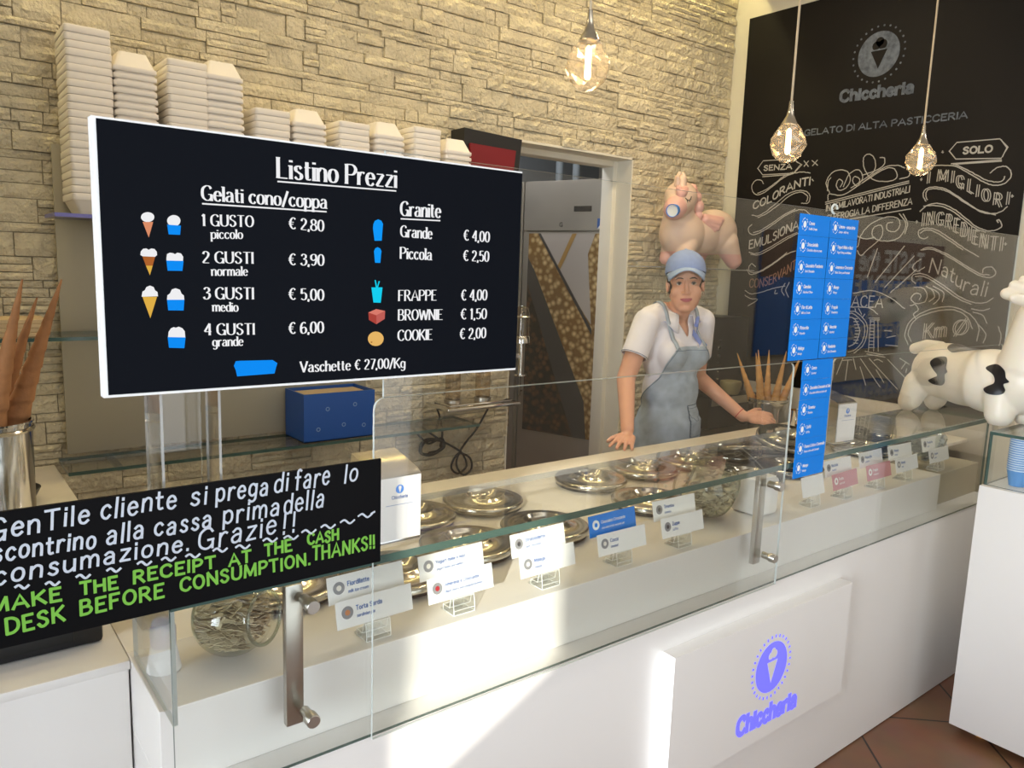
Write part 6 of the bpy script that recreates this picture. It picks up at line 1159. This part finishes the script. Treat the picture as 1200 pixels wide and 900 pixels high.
# collar: two folded leaves; her left one shows its periwinkle underside
for s_ in (-1, 1):
    b = MB(); top, mid, low = [], [], []
    for i in range(13):
        t_ = i/12; th = radians(178-150*t_)          # from the nape to the front
        l, f = s_*sin(th), cos(th)
        zt = 1.474-.030*t_-.012*t_**4; top.append(T(l*.064, f*.064-.010, zt))
        r2 = .082+.020*t_**2; mid.append(T(l*r2, f*r2-.008, zt+.004-.010*t_))
        r3 = .094+.050*t_**2.2; zl = zt-.040-.030*t_**3
        h = pbv.find_nearest(T(l*r3*1.02, f*(r3+.02*t_)-.004, zl)); low.append(h[0]+h[1]*.007)
    k = 13
    b.add(top+mid+low, [(i, i+1, k+i+1, k+i) for i in range(k-1)]); b.add(mid+low, [(i, i+1, k+i+1, k+i) for i in range(k-1)])
    if s_ > 0: b.tube([(mid[i]*.45+low[i]*.55)+(low[i]-T(0, 0, low[i].z)).normalized()*.006 for i in range(7, 13)], .010, 6, 1)
    b.tube([p+Vector((0, 0, .001)) for p in low], .0014, 5, 1)
    o = b.build('collar', [M['polo'], M['collar_blue']], wm, 60); o.modifiers.new('thick', 'SOLIDIFY').thickness = .003
b = MB()   # blue inner placket on her left side and the buttons
pts = [on_shirt(.012+.062*(i/6), .2, 1.315+.105*(i/6), .004) for i in range(7)]; pts2 = [on_shirt(.030+.066*(i/6), .2, 1.312+.095*(i/6), .005) for i in range(7)]
b.add(pts+pts2, [(i, i+1, 8+i, 7+i) for i in range(6)]); b.build('placket', M['collar_blue'], wm, 60)
for z in (1.335, 1.36):
    b = MB(); b.ell(on_shirt(.018, .2, z-.02, .006), (.005, .005, .005)); b.build('button', M['polo'], wm, 60)
b = MB(); pts = []
for k in range(1, 9):
    h = pbv.ray_cast(T(.118+.011*cos(k*.66), .5, 1.30+.013*sin(k*.66)), -F); pts.append(h[0]+F*.003)
b.tube(pts, .003, 6); b.build('shirt_emblem', M['blue'], wm, 60)
for a, e, nm in ((shR, elR, 0), (shL, elL, 1)):   # dark piping on the cuffs
    ad = (e-a).normalized(); c = a+(e-a)*.59; u_ = ad.orthogonal().normalized(); v_ = ad.cross(u_)
    b = MB(); b.tube([c+(u_*cos(k*pi/12)+v_*sin(k*pi/12))*.0632 for k in range(25)], .0012, 5); b.build('cuff_piping', M['denim_dark'], wm, 60)
# apron: bib and skirt hugging the body, straps, pocket
def on_body(th, z, off):
    d = F*cos(th)+L_*sin(th); p = T(0, 0, z)+d*.6; h = pbv.ray_cast(p, -d)
    if h[0] is None or z < .93:
        r = 1/sqrt((cos(th)/.122)**2+(sin(th)/.164)**2); return T(0, 0, z)+d*(r+off+.004+(.93-min(z, .93))*.03)
    return h[0]+d*off
def th_max(z): 
    if z > 1.13: return radians(34+ (1.285-z)/.155*34)
    return radians(min(112, 68+(1.13-z)/.12*44))
b = MB(); nz, nt_ = 40, 36; vs = []
for j in range(nz+1):
    z = 1.285-(1.285-.42)*j/nz; tm = th_max(z)
    for i in range(nt_+1): vs.append(on_body(-tm+2*tm*i/nt_, z, .007))
b.add(vs, [(j*(nt_+1)+i, j*(nt_+1)+i+1, (j+1)*(nt_+1)+i+1, (j+1)*(nt_+1)+i) for j in range(nz) for i in range(nt_)])
ap = b.build('apron', M['denim'], wm, 60); ap.modifiers.new('thick', 'SOLIDIFY').thickness = .0025
abv = BVHTree.FromPolygons([v for v in vs], [tuple(f) for f in b.f])
b = MB()
for j in (1,): b.tube([on_body(-th_max(1.268)+2*th_max(1.268)*i/30, 1.268, .0105) for i in range(31)], .0012, 5)
b.tube([on_body(-th_max(z)+.05, z, .0105) for z in [1.28-.012*i for i in range(28)]], .0012, 5); b.tube([on_body(th_max(z)-.05, z, .0105) for z in [1.28-.012*i for i in range(28)]], .0012, 5)
b.build('apron_stitching', M['denim_dark'], wm, 60)
for s_ in (-1, 1):
    tm = th_max(1.285)-.08; p0 = on_body(s_*tm, 1.283, .009); P = [p0, on_shirt(s_*.112, .25, 1.34, .006), on_shirt(s_*.098, .1, 1.50, .006), on_shirt(s_*.085, -.08, 1.47, .008), on_shirt(s_*.06, -.2, 1.40, .006)]
    pr_ = crom([(p.x, p.y) for p in P], 6); pz = crom([(p.z, 0) for p in P], 6); P = [Vector((a[0], a[1], z_[0])) for a, z_ in zip(pr_, pz)]
    b = MB(); A = []; Bq = []
    for i, p in enumerate(P):
        h = pbv.find_nearest(p); pp_ = h[0]+h[1]*.007 if i > 2 else p; t_ = (P[min(i+1, len(P)-1)]-P[max(i-1, 0)]).normalized(); sd_ = t_.cross(h[1]).normalized()
        A.append(pp_+sd_*.010); Bq.append(pp_-sd_*.010)
    k = len(P); b.add(A+Bq, [(i, i+1, k+i+1, k+i) for i in range(k-1)]); o = b.build('apron_strap', M['denim'], wm, 60); o.modifiers.new('thick', 'SOLIDIFY').thickness = .0025
b = MB(); vs = []
for j in range(11):
    z = 1.0-.15*j/10
    for i in range(11): vs.append(on_body(radians(8+50*i/10), z, .011))
b.add(vs, [(j*11+i, j*11+i+1, (j+1)*11+i+1, (j+1)*11+i) for j in range(10) for i in range(10)])
for u0 in (0, 10): b.tube([vs[j*11+u0] for j in range(11)], .0015, 5, 1)
b.tube([vs[i] for i in range(11)], .0022, 5, 1); b.tube([vs[11+i] for i in range(11)], .0012, 5, 1); b.tube([vs[100+i+10] for i in range(11)], .0015, 5, 1)
b.tube([vs[(3+abs(5-abs(i-5))//2)*11+i] for i in range(11)], .0013, 5, 1)
for j in range(10): b.tube([vs[j*11]+F*.001, (vs[(j+1)*11+1]+vs[(j+1)*11])/2+F*.001], .0016, 5, 1)
b.build('apron_pocket', [M['denim'], M['denim_dark']], wm, 60)
# trousers, shoes, bracelet
tr = []
for s_ in (-1, 1): tr += [('l', T(.075*s_, 0, .86), .080, T(.08*s_, .01, .48), .064), ('l', T(.09*s_, .01, .48), .068, T(.09*s_, -.01, .12), .058)]
tr += [('e', T(0, 0, .90), (.150, .112, .12), RT)]
skin_obj('trousers', tr, .008, M['trouser'], wm, 4)
for s_ in (-1, 1): skin_obj('shoe', [('l', T(.09*s_, -.035, .055), .048, T(.095*s_, .125, .042), .042)], .006, M['shoe'], wm, 3)[0]
ad = (wrL-elL).normalized(); u_ = ad.orthogonal().normalized(); v_ = ad.cross(u_); c = elL+(wrL-elL)*.93
b = MB(); b.tube([c+(u_*cos(k*pi/12)+v_*sin(k*pi/12))*.0295 for k in range(25)], .0022, 6); b.build('bracelet', M['bracelet'], wm, 60)
